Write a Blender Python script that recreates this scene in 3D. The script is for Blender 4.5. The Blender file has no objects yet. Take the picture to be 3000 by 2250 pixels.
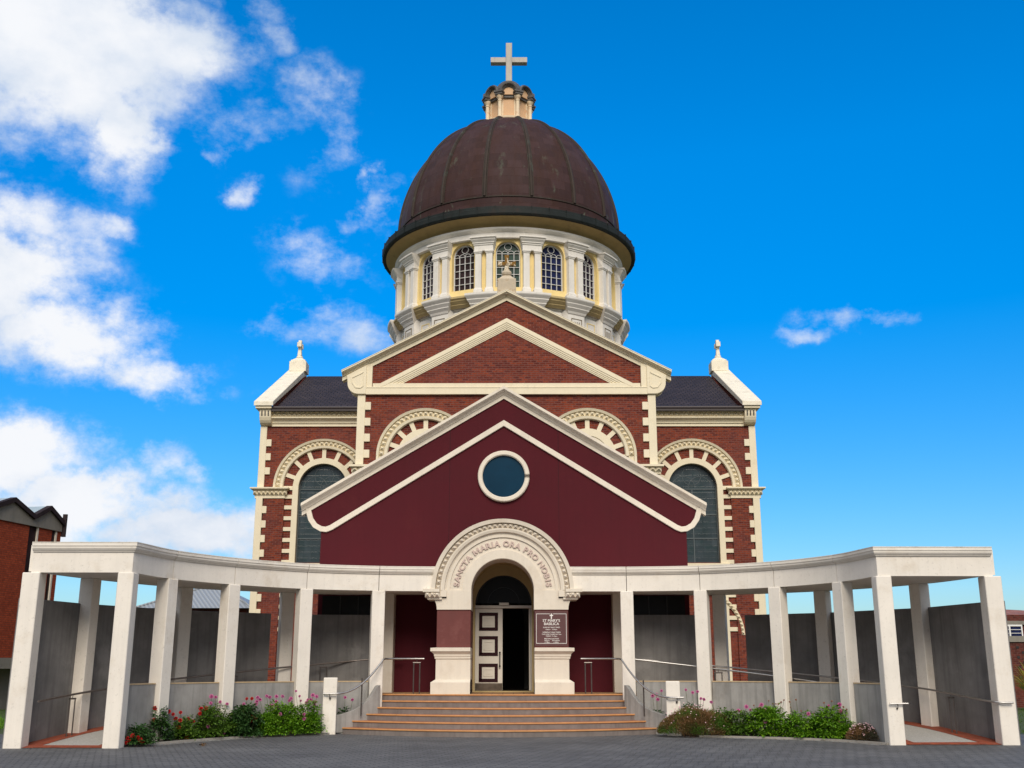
import bpy, bmesh, math, random
from mathutils import Vector, Matrix, noise as mnoise

random.seed(11)
S = bpy.context.scene
COL = S.collection
rad = math.radians
PI = math.pi

# ------------------------------------------------------------------ camera
cam_d = bpy.data.cameras.new("camera")
cam = bpy.data.objects.new("camera", cam_d)
COL.objects.link(cam)
cam.location = (0.35, 0.0, 1.6)
cam.rotation_euler = (rad(90 + 14.8), 0.0, 0.0035)
cam_d.sensor_width = 36.0
cam_d.lens = 3141.0 / 3000.0 * 36.0
cam_d.clip_start = 0.1
cam_d.clip_end = 3000.0
S.camera = cam

# ------------------------------------------------------------------ exposure
S.view_settings.view_transform = 'Standard'
S.view_settings.look = 'None'
S.view_settings.gamma = 1.0
S.view_settings.use_curve_mapping = False
S.view_settings.exposure = 0.92

# ------------------------------------------------------------------ sun
SUN_AZ = rad(177.0)      # compass-like: 0 = +Y, clockwise
SUN_EL = rad(37.0)
sd = Vector((math.sin(SUN_AZ) * math.cos(SUN_EL), math.cos(SUN_AZ) * math.cos(SUN_EL), math.sin(SUN_EL)))
sun_d = bpy.data.lights.new("sun", 'SUN')
sun = bpy.data.objects.new("sun", sun_d)
COL.objects.link(sun)
sun_d.energy = 1.5
sun_d.angle = rad(30.0)
sun_d.color = (1.0, 0.89, 0.74)
sun.rotation_euler = sd.to_track_quat('Z', 'Y').to_euler()

# ------------------------------------------------------------------ node helper
class NT:
    def __init__(self, tree):
        self.t = tree
        tree.nodes.clear()

    def n(self, typ, **kw):
        nd = self.t.nodes.new(typ)
        for k, v in kw.items():
            setattr(nd, k, v)
        return nd

    def put(self, sock, val):
        if val is None:
            return
        if isinstance(val, bpy.types.NodeSocket):
            self.t.links.new(val, sock)
        else:
            if isinstance(val, (tuple, list)) and len(val) == 3 and sock.type == 'RGBA':
                val = (*val, 1.0)
            sock.default_value = val

    def math(self, op, a, b=None, c=None, clamp=False):
        nd = self.n('ShaderNodeMath', operation=op, use_clamp=clamp)
        self.put(nd.inputs[0], a)
        self.put(nd.inputs[1], b)
        self.put(nd.inputs[2], c)
        return nd.outputs[0]

    def vmath(self, op, a, b=None, out=0):
        nd = self.n('ShaderNodeVectorMath', operation=op)
        self.put(nd.inputs[0], a)
        self.put(nd.inputs[1], b)
        return nd.outputs[out]

    def mix(self, f, a, b, blend='MIX'):
        nd = self.n('ShaderNodeMix', data_type='RGBA', blend_type=blend)
        self.put(nd.inputs[0], f)
        self.put(nd.inputs[6], a)
        self.put(nd.inputs[7], b)
        return nd.outputs[2]

    def noise(self, vec, scale, detail=4.0, rough=0.55, out=0):
        nd = self.n('ShaderNodeTexNoise')
        self.put(nd.inputs['Vector'], vec)
        nd.inputs['Scale'].default_value = scale
        nd.inputs['Detail'].default_value = detail
        nd.inputs['Roughness'].default_value = rough
        return nd.outputs[out]

    def rng(self, v, a, b, c=0.0, d=1.0, smooth=False):
        nd = self.n('ShaderNodeMapRange')
        if smooth:
            nd.interpolation_type = 'SMOOTHSTEP'
        self.put(nd.inputs[0], v)
        for i, x in enumerate((a, b, c, d)):
            nd.inputs[1 + i].default_value = x
        return nd.outputs[0]

    def sep(self, v):
        nd = self.n('ShaderNodeSeparateXYZ')
        self.put(nd.inputs[0], v)
        return nd.outputs

    def comb(self, x, y, z):
        nd = self.n('ShaderNodeCombineXYZ')
        for i, q in enumerate((x, y, z)):
            self.put(nd.inputs[i], q)
        return nd.outputs[0]

    def scl(self, v, s):
        return self.vmath('MULTIPLY', v, s)

# ------------------------------------------------------------------ world: Nishita daylight with clouds at infinity
W = bpy.data.worlds.new("World")
S.world = W
W.use_nodes = True
w = NT(W.node_tree)
sky = w.n('ShaderNodeTexSky', sky_type='NISHITA')
sky.sun_disc = False
sky.sun_elevation = SUN_EL
sky.sun_rotation = SUN_AZ
sky.altitude = 0.0
sky.air_density = 1.0
sky.dust_density = 0.4
sky.ozone_density = 2.5
hsv = w.n('ShaderNodeHueSaturation')
hsv.inputs['Hue'].default_value = 0.497
hsv.inputs['Saturation'].default_value = 1.56
hsv.inputs['Value'].default_value = 1.0
w.put(hsv.inputs['Color'], sky.outputs[0])
tc = w.n('ShaderNodeTexCoord')
D = tc.outputs['Generated']
sx, sy, sz = w.sep(D)
az = w.math('ARCTAN2', sx, sy)
el = w.math('ARCSINE', sz)
tint = w.mix(w.rng(el, 0.0, 0.46), (0.37, 0.44, 0.57), (0.62, 1.0, 1.12))
skycol = w.mix(1.0, hsv.outputs[0], tint, 'MULTIPLY')
warp = w.vmath('SUBTRACT', w.noise(D, 8.0, 8.0, 0.62, out=1), (0.5, 0.5, 0.5))
P0 = w.comb(az, el, 0.0)
P = w.vmath('ADD', P0, w.vmath('MULTIPLY', warp, (0.17, 0.10, 0.0)))
# (az, el, half width, half height, strength)
CLOUDS = [(-0.48, 0.545, 0.22, 0.125, 1.45), (-0.335, 0.54, 0.095, 0.06, 0.95), (-0.29, 0.53, 0.05, 0.035, 0.6), (-0.39, 0.465, 0.055, 0.07, 1.0), (-0.50, 0.44, 0.10, 0.04, 0.40), (-0.36, 0.585, 0.08, 0.035, 0.6),
          (-0.205, 0.522, 0.045, 0.036, 0.56), (-0.24, 0.562, 0.035, 0.045, 0.55), (-0.275, 0.475, 0.065, 0.028, 0.52), (-0.195, 0.465, 0.035, 0.045, 0.5), (-0.225, 0.50, 0.03, 0.03, 0.4),
          (-0.269, 0.417, 0.022, 0.018, 0.58), (-0.30, 0.452, 0.02, 0.012, 0.45), (-0.147, 0.447, 0.014, 0.012, 0.5), (-0.125, 0.42, 0.026, 0.036, 0.58), (-0.145, 0.40, 0.02, 0.015, 0.42),
          (-0.47, 0.375, 0.075, 0.032, 0.8), (-0.395, 0.372, 0.035, 0.018, 0.55), (-0.50, 0.325, 0.13, 0.06, 1.4), (-0.40, 0.28, 0.10, 0.05, 1.25), (-0.33, 0.255, 0.08, 0.028, 0.9), (-0.28, 0.247, 0.05, 0.016, 0.55),
          (-0.18, 0.370, 0.055, 0.032, 0.56), (-0.165, 0.312, 0.065, 0.028, 0.62), (-0.215, 0.305, 0.035, 0.018, 0.42),
          (-0.47, 0.175, 0.13, 0.042, 1.3), (-0.38, 0.148, 0.10, 0.04, 1.2), (-0.29, 0.122, 0.10, 0.035, 1.15), (-0.325, 0.185, 0.03, 0.026, 0.62), (-0.47, 0.125, 0.16, 0.04, 1.2), (-0.25, 0.112, 0.06, 0.028, 0.9),
          (0.310, 0.296, 0.045, 0.017, 0.58), (0.280, 0.283, 0.038, 0.013, 0.52), (0.345, 0.299, 0.045, 0.012, 0.54)]
mask = None
for (ca, ce, cw, ch, cs) in CLOUDS:
    q = w.vmath('MULTIPLY', w.vmath('SUBTRACT', P, (ca, ce, 0.0)), (1.0 / (cw * 1.3), 1.0 / (ch * 1.3), 0.0))
    d = w.vmath('LENGTH', q, out=1)
    m = w.math('MULTIPLY', w.rng(d, 1.0, 0.0, 0.0, 1.0, True), cs)
    mask = m if mask is None else w.math('MAXIMUM', mask, m)
Dn = w.vmath('MULTIPLY', D, (1.0, 1.0, 1.5))
fb = w.noise(Dn, 10.0, 10.0, 0.62)
fb2 = w.noise(Dn, 40.0, 8.0, 0.66)
nn = w.math('ADD', w.math('MULTIPLY', w.math('SUBTRACT', fb, 0.5), 1.7), w.math('MULTIPLY', w.math('SUBTRACT', fb2, 0.5), 0.5))
# unseen cloud added outside the view to whiten the fill light
absaz = w.math('ABSOLUTE', az)
away = w.rng(absaz, 0.62, 1.0, 0.0, 1.0, True)
rest = w.math('MULTIPLY', away, w.math('ADD', w.rng(w.noise(D, 2.2, 4.0, 0.5), 0.28, 0.52, 0.05, 0.95), w.rng(el, 0.1, 0.4, 0.8, 0.0)))
mask = w.math('MAXIMUM', mask, rest)
gate = w.rng(mask, 0.0, 0.25, 0.0, 1.0)
dens = w.math('MULTIPLY', w.rng(w.math('ADD', mask, nn), 0.06, 0.95, 0.0, 1.0, True), gate)
dens = w.math('MULTIPLY', dens, w.rng(mask, 0.15, 0.8, 0.55, 1.0))
shade = w.rng(w.math('ADD', w.noise(w.vmath('ADD', Dn, (0.0, 0.0, 0.06)), 7.0, 6.0, 0.55), w.math('MULTIPLY', mask, 0.16)), 0.42, 0.70, 0.0, 1.0, True)
cloudcol = w.mix(shade, (3.3, 3.8, 4.55), (4.9, 5.0, 5.2))
# the added unseen cloud is dimmed near the horizon to weaken light on undersides
lowgrey = w.math('MULTIPLY', away, w.rng(el, 0.08, 0.60, 1.0, 0.0))
cloudcol = w.mix(lowgrey, cloudcol, (1.15, 1.25, 1.4))
fin = w.mix(dens, skycol, cloudcol)
bg = w.n('ShaderNodeBackground')
w.put(bg.inputs[0], fin)
bg.inputs[1].default_value = 0.1
wo = w.n('ShaderNodeOutputWorld')
w.put(wo.inputs[0], bg.outputs[0])

# ------------------------------------------------------------------ materials
def newmat(name):
    m = bpy.data.materials.new(name)
    m.use_nodes = True
    t = NT(m.node_tree)
    b = t.n('ShaderNodeBsdfPrincipled')
    o = t.n('ShaderNodeOutputMaterial')
    t.put(o.inputs[0], b.outputs[0])
    return m, t, b


def plain(name, col, rough=0.6, amt=0.12, scale=3.0, bump=0.0, bscale=60.0, streak=0.0, stain=None, stain_amt=0.0, stain_scale=1.2, metal=0.0, spec=0.5, grime=0.0):
    """painted / rendered / cast surface: base colour with weathering noise, vertical run marks and stains"""
    m, t, b = newmat(name)
    g = t.n('ShaderNodeNewGeometry')
    P = g.outputs['Position']
    n1 = t.noise(P, scale, 6.0, 0.6)
    c = t.mix(t.rng(n1, 0.3, 0.7), tuple(x * (1 - amt) for x in col), tuple(min(1, x * (1 + amt)) for x in col))
    if streak:
        n2 = t.noise(t.vmath('MULTIPLY', P, (7.0, 7.0, 0.35)), 1.0, 5.0, 0.6)
        c = t.mix(t.math('MULTIPLY', t.rng(n2, 0.48, 0.75), streak), c, tuple(x * 0.45 for x in col))
    if stain:
        n3 = t.noise(P, stain_scale, 8.0, 0.68)
        c = t.mix(t.math('MULTIPLY', t.rng(n3, 0.55, 0.72), stain_amt), c, stain)
    if grime:
        n4 = t.noise(P, 14.0, 8.0, 0.75)
        c = t.mix(t.math('MULTIPLY', t.rng(n4, 0.57, 0.7), grime), c, (0.10, 0.085, 0.06))
    t.put(b.inputs['Base Color'], c)
    t.put(b.inputs['Roughness'], t.rng(n1, 0.2, 0.8, rough - 0.08, rough + 0.08))
    b.inputs['Metallic'].default_value = metal
    b.inputs['Specular IOR Level'].default_value = spec
    if bump:
        bn = t.n('ShaderNodeBump')
        bn.inputs['Strength'].default_value = bump
        bn.inputs['Distance'].default_value = 0.01
        t.put(bn.inputs['Height'], t.noise(P, bscale, 4.0, 0.6))
        t.put(b.inputs['Normal'], bn.outputs[0])
    return m


def brick_mat(name, c1, c2, mortar, bw=0.23, bh=0.082, ms=0.011, offset=0.5, patch=(0.30, 0.16, 0.15), patch_amt=0.35, flat=False, uv=False, msm=0.1, rough=0.85, bias=0.0, bump=0.5):
    m, t, b = newmat(name)
    g = t.n('ShaderNodeNewGeometry')
    P = g.outputs['Position']
    if uv:
        vec = t.n('ShaderNodeTexCoord').outputs['UV']
    else:
        x, y, z = t.sep(P)
        vec = t.comb(x, y, 0.0) if flat else t.comb(t.math('ADD', x, y), z, 0.0)
    br = t.n('ShaderNodeTexBrick')
    br.offset = offset
    t.put(br.inputs['Vector'], vec)
    t.put(br.inputs['Color1'], c1)
    t.put(br.inputs['Color2'], c2)
    t.put(br.inputs['Mortar'], mortar)
    br.inputs['Scale'].default_value = 1.0
    br.inputs['Mortar Size'].default_value = ms
    br.inputs['Mortar Smooth'].default_value = msm
    br.inputs['Bias'].default_value = bias
    br.inputs['Brick Width'].default_value = bw
    br.inputs['Row Height'].default_value = bh
    c = br.outputs[0]
    n1 = t.noise(P, 0.55, 6.0, 0.65)
    c = t.mix(t.math('MULTIPLY', t.rng(n1, 0.45, 0.75), patch_amt), c, patch)
    n2 = t.noise(P, 9.0, 4.0, 0.7)
    c = t.mix(1.0, c, t.mix(t.rng(n2, 0.3, 0.7), (0.72, 0.72, 0.72), (1.2, 1.2, 1.2)), 'MULTIPLY')
    t.put(b.inputs['Base Color'], c)
    b.inputs['Roughness'].default_value = rough
    b.inputs['Specular IOR Level'].default_value = 0.12
    if bump:
        bn = t.n('ShaderNodeBump')
        bn.inputs['Strength'].default_value = bump
        bn.inputs['Distance'].default_value = 0.008
        t.put(bn.inputs['Height'], t.math('SUBTRACT', t.math('MULTIPLY', n2, 0.4), br.outputs[1]))
        t.put(b.inputs['Normal'], bn.outputs[0])
    return m


M = {}
M['brick'] = brick_mat('red_brick', (0.250, 0.050, 0.022), (0.105, 0.022, 0.017), (0.18, 0.080, 0.066), patch=(0.16, 0.056, 0.052), patch_amt=0.5)
M['brick_orange'] = brick_mat('orange_brick', (0.42, 0.076, 0.032), (0.30, 0.052, 0.024), (0.20, 0.06, 0.035), patch=(0.20, 0.04, 0.025), patch_amt=0.3)
M['brick_dark'] = brick_mat('dark_brick', (0.135, 0.032, 0.025), (0.07, 0.019, 0.017), (0.12, 0.065, 0.052), patch=(0.20, 0.05, 0.025), patch_amt=0.5)
M['cream'] = plain('cream_masonry_paint', (0.80, 0.715, 0.53), 0.65, 0.05, 2.0, 0.15, 40, streak=0.10, stain=(0.50, 0.42, 0.27), stain_amt=0.35, stain_scale=2.0, grime=0.10)
M['cream_worn'] = plain('worn_cream_coping', (0.82, 0.76, 0.62), 0.7, 0.06, 2.5, 0.2, 40, streak=0.05, stain=(0.36, 0.30, 0.19), stain_amt=0.55, stain_scale=2.6, grime=0.45)
M['putty'] = plain('putty_white_render', (0.73, 0.66, 0.555), 0.7, 0.05, 1.6, 0.25, 120, streak=0.16, stain=(0.50, 0.40, 0.28), stain_amt=0.40, stain_scale=1.3, grime=0.16)
M['white_render'] = plain('white_colonnade_render', (0.80, 0.75, 0.675), 0.7, 0.05, 1.6, 0.25, 120, streak=0.14, stain=(0.54, 0.45, 0.33), stain_amt=0.42, stain_scale=1.3, grime=0.30)
M['putty_worn'] = plain('lichen_capping', (0.70, 0.65, 0.58), 0.75, 0.08, 3.0, 0.3, 80, stain=(0.25, 0.19, 0.11), stain_amt=0.75, stain_scale=4.5, grime=0.55)
M['white_stone'] = plain('white_drum_stone', (0.74, 0.71, 0.66), 0.7, 0.05, 2.0, 0.15, 50, streak=0.14, stain=(0.48, 0.44, 0.36), stain_amt=0.4, stain_scale=1.8, grime=0.15)
M['soffit'] = plain('shaded_yellow_soffit', (0.44, 0.31, 0.13), 0.8, 0.08, 2.0, 0.1, 50, streak=0.15, stain=(0.20, 0.13, 0.05), stain_amt=0.5, stain_scale=1.2)  # drum yellow darkened in colour to hold the shade under the rim
M['shaded_ochre'] = plain('shade_dulled_ochre', (0.50, 0.39, 0.19), 0.8, 0.08, 2.0, 0.1, 50, streak=0.2, stain=(0.25, 0.19, 0.10), stain_amt=0.5, stain_scale=1.6)  # paint dulled in colour to hold the shade on cornice, door surround, vault
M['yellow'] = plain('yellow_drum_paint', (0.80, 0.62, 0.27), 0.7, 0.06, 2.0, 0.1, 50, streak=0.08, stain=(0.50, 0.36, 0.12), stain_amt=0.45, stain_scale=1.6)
M['maroon'] = plain('maroon_painted_render', (0.076, 0.0110, 0.0165), 0.8, 0.06, 1.2, 0.35, 160, streak=0.10, stain=(0.105, 0.018, 0.02), stain_amt=0.3, stain_scale=0.8, spec=0.12)
M['maroon_pier'] = plain('weathered_maroon_pier', (0.135, 0.034, 0.030), 0.75, 0.08, 2.0, 0.3, 120, streak=0.10, stain=(0.24, 0.10, 0.09), stain_amt=0.4, stain_scale=2.0)
M['concrete'] = plain('board_marked_concrete', (0.185, 0.18, 0.177), 0.85, 0.28, 1.3, 0.4, 60, streak=0.6, stain=(0.34, 0.33, 0.32), stain_amt=0.6, stain_scale=0.8)
M['concrete_light'] = plain('weathered_low_wall_concrete', (0.31, 0.30, 0.285), 0.85, 0.18, 2.0, 0.4, 60, streak=0.65, stain=(0.16, 0.14, 0.12), stain_amt=0.5, stain_scale=1.4)
M['fascia_concrete'] = plain('grey_fascia_concrete', (0.23, 0.215, 0.185), 0.85, 0.14, 2.0, 0.3, 40, streak=0.3)
M['sill_cap'] = plain('buff_tile_cap', (0.50, 0.37, 0.22), 0.6, 0.12, 8.0)
M['slate'] = None
M['lead'] = plain('weathered_lead', (0.075, 0.07, 0.065), 0.6, 0.25, 4.0, 0.3, 40, stain=(0.30, 0.30, 0.29), stain_amt=0.55, stain_scale=3.0)
M['patina'] = plain('dark_copper_gutter', (0.016, 0.021, 0.021), 0.6, 0.25, 2.0, 0.2, 30, streak=0.2, stain=(0.040, 0.024, 0.020), stain_amt=0.6, stain_scale=1.3, spec=0.15)
M['rib_copper'] = plain('rib_copper', (0.042, 0.031, 0.025), 0.6, 0.2, 2.0, 0.2, 30, stain=(0.085, 0.125, 0.10), stain_amt=0.6, stain_scale=1.1, spec=0.15)
M['vent'] = plain('recessed_vent', (0.17, 0.135, 0.085), 0.9, 0.2, 6.0)
M['peach'] = plain('peach_lantern_render', (0.66, 0.42, 0.24), 0.7, 0.06, 3.0, 0.1, 40)
M['lantern_col'] = plain('rust_stained_column', (0.74, 0.60, 0.42), 0.7, 0.06, 3.0, 0.1, 40, stain=(0.52, 0.20, 0.05), stain_amt=0.7, stain_scale=2.2)
M['cross_stone'] = plain('grey_cross_concrete', (0.50, 0.46, 0.41), 0.8, 0.1, 3.0, 0.3, 50, streak=0.35)
M['lichen'] = plain('lichen_crusted_stone', (0.52, 0.44, 0.33), 0.85, 0.1, 4.0, 0.5, 40, stain=(0.28, 0.15, 0.035), stain_amt=0.9, stain_scale=4.0, grime=0.4)
M['gold_lichen'] = plain('ochre_lichen_cross', (0.60, 0.50, 0.34), 0.85, 0.3, 9.0, 0.6, 40, stain=(0.17, 0.085, 0.012), stain_amt=1.0, stain_scale=5.0, grime=0.5)
def lichen_cross():
    m, t, b = newmat('brown_lichen_on_stone')
    P = t.n('ShaderNodeNewGeometry').outputs['Position']
    n1 = t.noise(P, 6.5, 5.0, 0.65)
    n2 = t.noise(P, 24.0, 4.0, 0.7)
    z = t.sep(P)[2]
    f = t.math('ADD', n1, t.rng(z, 16.8, 17.45, -0.10, 0.14))
    c = t.mix(t.rng(f, 0.47, 0.53), (0.70, 0.62, 0.48), (0.21, 0.105, 0.014))
    c = t.mix(t.math('MULTIPLY', t.rng(n2, 0.55, 0.65), 0.7), c, (0.08, 0.045, 0.012))
    t.put(b.inputs['Base Color'], c)
    b.inputs['Roughness'].default_value = 0.9
    return m


M['gold_lichen'] = lichen_cross()
M['dark_gutter'] = plain('dark_brown_gutter', (0.035, 0.024, 0.024), 0.5, 0.15, 4.0)
M['steel'] = plain('brushed_stainless_steel', (0.48, 0.465, 0.45), 0.42, 0.08, 12.0, metal=1.0)
M['rail_mid'] = plain('weathered_steel_rail', (0.25, 0.22, 0.205), 0.42, 0.15, 9.0, metal=0.9)
M['steel_dark'] = plain('dull_steel_post', (0.16, 0.14, 0.13), 0.4, 0.1, 12.0, metal=0.8)
M['muntin'] = plain('white_window_bars', (0.70, 0.71, 0.72), 0.5, 0.05, 6.0)
M['bar_grey'] = plain('grey_glazing_bar', (0.085, 0.11, 0.12), 0.5, 0.1, 6.0)
M['door_white'] = plain('off_white_door_paint', (0.66, 0.62, 0.55), 0.5, 0.04, 5.0, 0.1, 80)
M['door_maroon'] = plain('dark_plum_door_paint', (0.026, 0.006, 0.009), 0.6, 0.08, 5.0, spec=0.15)
M['kick'] = plain('tarnished_kick_plate', (0.12, 0.095, 0.075), 0.4, 0.3, 5.0, metal=0.7)
M['black'] = plain('black_iron', (0.015, 0.014, 0.014), 0.45, 0.1, 5.0)
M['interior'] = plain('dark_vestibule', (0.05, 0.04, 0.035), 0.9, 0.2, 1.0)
M['step_conc'] = plain('stained_step_concrete', (0.195, 0.165, 0.152), 0.85, 0.18, 3.0, 0.4, 80, streak=0.5, stain=(0.13, 0.11, 0.10), stain_amt=0.5, stain_scale=2.2)
M['plaque'] = plain('brown_sign_face', (0.105, 0.042, 0.042), 0.4, 0.04, 4.0)
M['sign_white'] = plain('white_sign_paint', (0.82, 0.80, 0.76), 0.5, 0.02, 4.0)
M['letter'] = plain('pinkish_raised_letters', (0.56, 0.44, 0.385), 0.7, 0.06, 6.0)
M['soil'] = plain('garden_soil', (0.035, 0.026, 0.018), 0.95, 0.35, 8.0, 0.8, 60)
M['kerb'] = plain('concrete_kerb', (0.30, 0.28, 0.25), 0.85, 0.15, 6.0, 0.3, 60, grime=0.4)
M['roof_grey'] = None
M['rust_roof'] = plain('rusted_iron_roof', (0.26, 0.10, 0.065), 0.75, 0.25, 1.5, 0.3, 30, stain=(0.46, 0.36, 0.32), stain_amt=0.9, stain_scale=2.6)
M['aggregate'] = plain('exposed_aggregate', (0.40, 0.39, 0.37), 0.9, 0.25, 30.0, 0.6, 120)
M['stem'] = plain('plant_stem', (0.07, 0.10, 0.025), 0.8, 0.2, 6.0)
M['brown_stem'] = plain('dry_stem', (0.12, 0.07, 0.035), 0.9, 0.2, 6.0)
M['trunkroof'] = plain('dark_roof_edge', (0.032, 0.022, 0.024), 0.75, 0.2, 3.0, spec=0.12)
M['roof_sheet'] = plain('pale_roof_sheet', (0.34, 0.42, 0.45), 0.35, 0.08, 3.0)
M['win_white'] = plain('white_window_paint', (0.78, 0.78, 0.76), 0.5, 0.04, 5.0)


def slate_mat(name, c1, c2, mortar, bw, bh, uvflip=False):
    m, t, b = newmat(name)
    g = t.n('ShaderNodeNewGeometry')
    P = g.outputs['Position']
    x, y, z = t.sep(P)
    vec = t.comb(x, t.math('MULTIPLY', z, 2.0), 0.0)
    br = t.n('ShaderNodeTexBrick')
    t.put(br.inputs['Vector'], vec)
    for k, v in (('Color1', c1), ('Color2', c2), ('Mortar', mortar)):
        t.put(br.inputs[k], v)
    br.inputs['Scale'].default_value = 1.0
    br.inputs['Mortar Size'].default_value = 0.022
    br.inputs['Mortar Smooth'].default_value = 0.4
    br.inputs['Brick Width'].default_value = bw
    br.inputs['Row Height'].default_value = bh
    n1 = t.noise(P, 0.8, 5.0, 0.6)
    c = t.mix(1.0, br.outputs[0], t.mix(t.rng(n1, 0.3, 0.7), (0.8, 0.8, 0.8), (1.2, 1.2, 1.2)), 'MULTIPLY')
    t.put(b.inputs['Base Color'], c)
    b.inputs['Roughness'].default_value = 0.65
    b.inputs['Specular IOR Level'].default_value = 0.2
    bn = t.n('ShaderNodeBump')
    bn.inputs['Strength'].default_value = 0.8
    bn.inputs['Distance'].default_value = 0.02
    t.put(bn.inputs['Height'], t.math('SUBTRACT', 1.0, br.outputs[1]))
    t.put(b.inputs['Normal'], bn.outputs[0])
    return m


M['slate'] = slate_mat('dark_slate_tiles', (0.046, 0.034, 0.035), (0.032, 0.024, 0.026), (0.012, 0.010, 0.010), 0.30, 0.24)


def corrugated(name, col):
    m, t, b = newmat(name)
    g = t.n('ShaderNodeNewGeometry')
    x, y, z = t.sep(g.outputs['Position'])
    wv = t.math('SINE', t.math('MULTIPLY', t.math('ADD', x, t.math('MULTIPLY', y, 0.6)), 26.0))
    c = t.mix(t.rng(wv, -1, 1), tuple(v * 0.8 for v in col), tuple(v * 1.1 for v in col))
    t.put(b.inputs['Base Color'], c)
    b.inputs['Roughness'].default_value = 0.5
    bn = t.n('ShaderNodeBump')
    bn.inputs['Strength'].default_value = 0.6
    bn.inputs['Distance'].default_value = 0.02
    t.put(bn.inputs['Height'], wv)
    t.put(b.inputs['Normal'], bn.outputs[0])
    return m


M['roof_grey'] = corrugated('grey_corrugated_roof', (0.30, 0.33, 0.36))


def copper_mat():
    m, t, b = newmat('brown_copper_sheets')
    g = t.n('ShaderNodeNewGeometry')
    P = g.outputs['Position']
    uvv = t.n('ShaderNodeTexCoord').outputs['UV']
    br = t.n('ShaderNodeTexBrick')
    t.put(br.inputs['Vector'], uvv)
    t.put(br.inputs['Color1'], (0.060, 0.034, 0.035))
    t.put(br.inputs['Color2'], (0.041, 0.0235, 0.0235))
    t.put(br.inputs['Mortar'], (0.062, 0.034, 0.032))
    br.inputs['Scale'].default_value = 1.0
    br.inputs['Mortar Size'].default_value = 0.013
    br.inputs['Mortar Smooth'].default_value = 0.3
    br.inputs['Brick Width'].default_value = 0.72
    br.inputs['Row Height'].default_value = 0.47
    br.inputs['Bias'].default_value = -0.1
    n1 = t.noise(t.vmath('MULTIPLY', P, (1.0, 1.0, 0.5)), 0.9, 7.0, 0.65)
    c = t.mix(t.math('MULTIPLY', t.rng(n1, 0.45, 0.7), 0.55), br.outputs[0], (0.055, 0.026, 0.016))
    n2 = t.noise(t.vmath('MULTIPLY', P, (5.0, 5.0, 0.6)), 1.0, 5.0, 0.6)
    c = t.mix(t.math('MULTIPLY', t.rng(n2, 0.5, 0.75), 0.45), c, (0.030, 0.017, 0.017))
    n3 = t.noise(P, 1.7, 8.0, 0.7)
    u, v, _ = t.sep(uvv)
    low = t.rng(v, 0.0, 1.6, 1.0, 0.25)
    gm = t.math('MULTIPLY', t.rng(t.noise(t.vmath('MULTIPLY', P, (2.2, 2.2, 0.7)), 1.0, 6.0, 0.65), 0.60, 0.70), low)
    c = t.mix(t.math('MULTIPLY', gm, 0.75), c, (0.19, 0.25, 0.18))
    c = t.mix(t.math('MULTIPLY', t.rng(n3, 0.6, 0.72), 0.18), c, (0.085, 0.085, 0.068))
    t.put(b.inputs['Base Color'], c)
    b.inputs['Specular IOR Level'].default_value = 0.06
    t.put(b.inputs['Roughness'], t.rng(n1, 0.3, 0.7, 0.45, 0.65))
    bn = t.n('ShaderNodeBump')
    bn.inputs['Strength'].default_value = 0.5
    bn.inputs['Distance'].default_value = 0.02
    t.put(bn.inputs['Height'], t.math('ADD', br.outputs[1], t.math('MULTIPLY', t.noise(P, 2.5, 3.0, 0.5), 0.6)))
    t.put(b.inputs['Normal'], bn.outputs[0])
    return m


M['copper'] = copper_mat()


def glass_mat(name, col, rough=0.12, spec=0.6, vary=0.35, scale=0.8):
    m, t, b = newmat(name)
    P = t.n('ShaderNodeNewGeometry').outputs['Position']
    n1 = t.noise(P, scale, 4.0, 0.6)
    c = t.mix(t.rng(n1, 0.3, 0.7), tuple(x * (1 - vary) for x in col), tuple(x * (1 + vary) for x in col))
    t.put(b.inputs['Base Color'], c)
    b.inputs['Roughness'].default_value = rough
    b.inputs['Specular IOR Level'].default_value = spec
    bn = t.n('ShaderNodeBump')
    bn.inputs['Strength'].default_value = 0.06
    bn.inputs['Distance'].default_value = 0.02
    t.put(bn.inputs['Height'], t.noise(P, 3.0, 2.0, 0.5))
    t.put(b.inputs['Normal'], bn.outputs[0])
    return m


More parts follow.
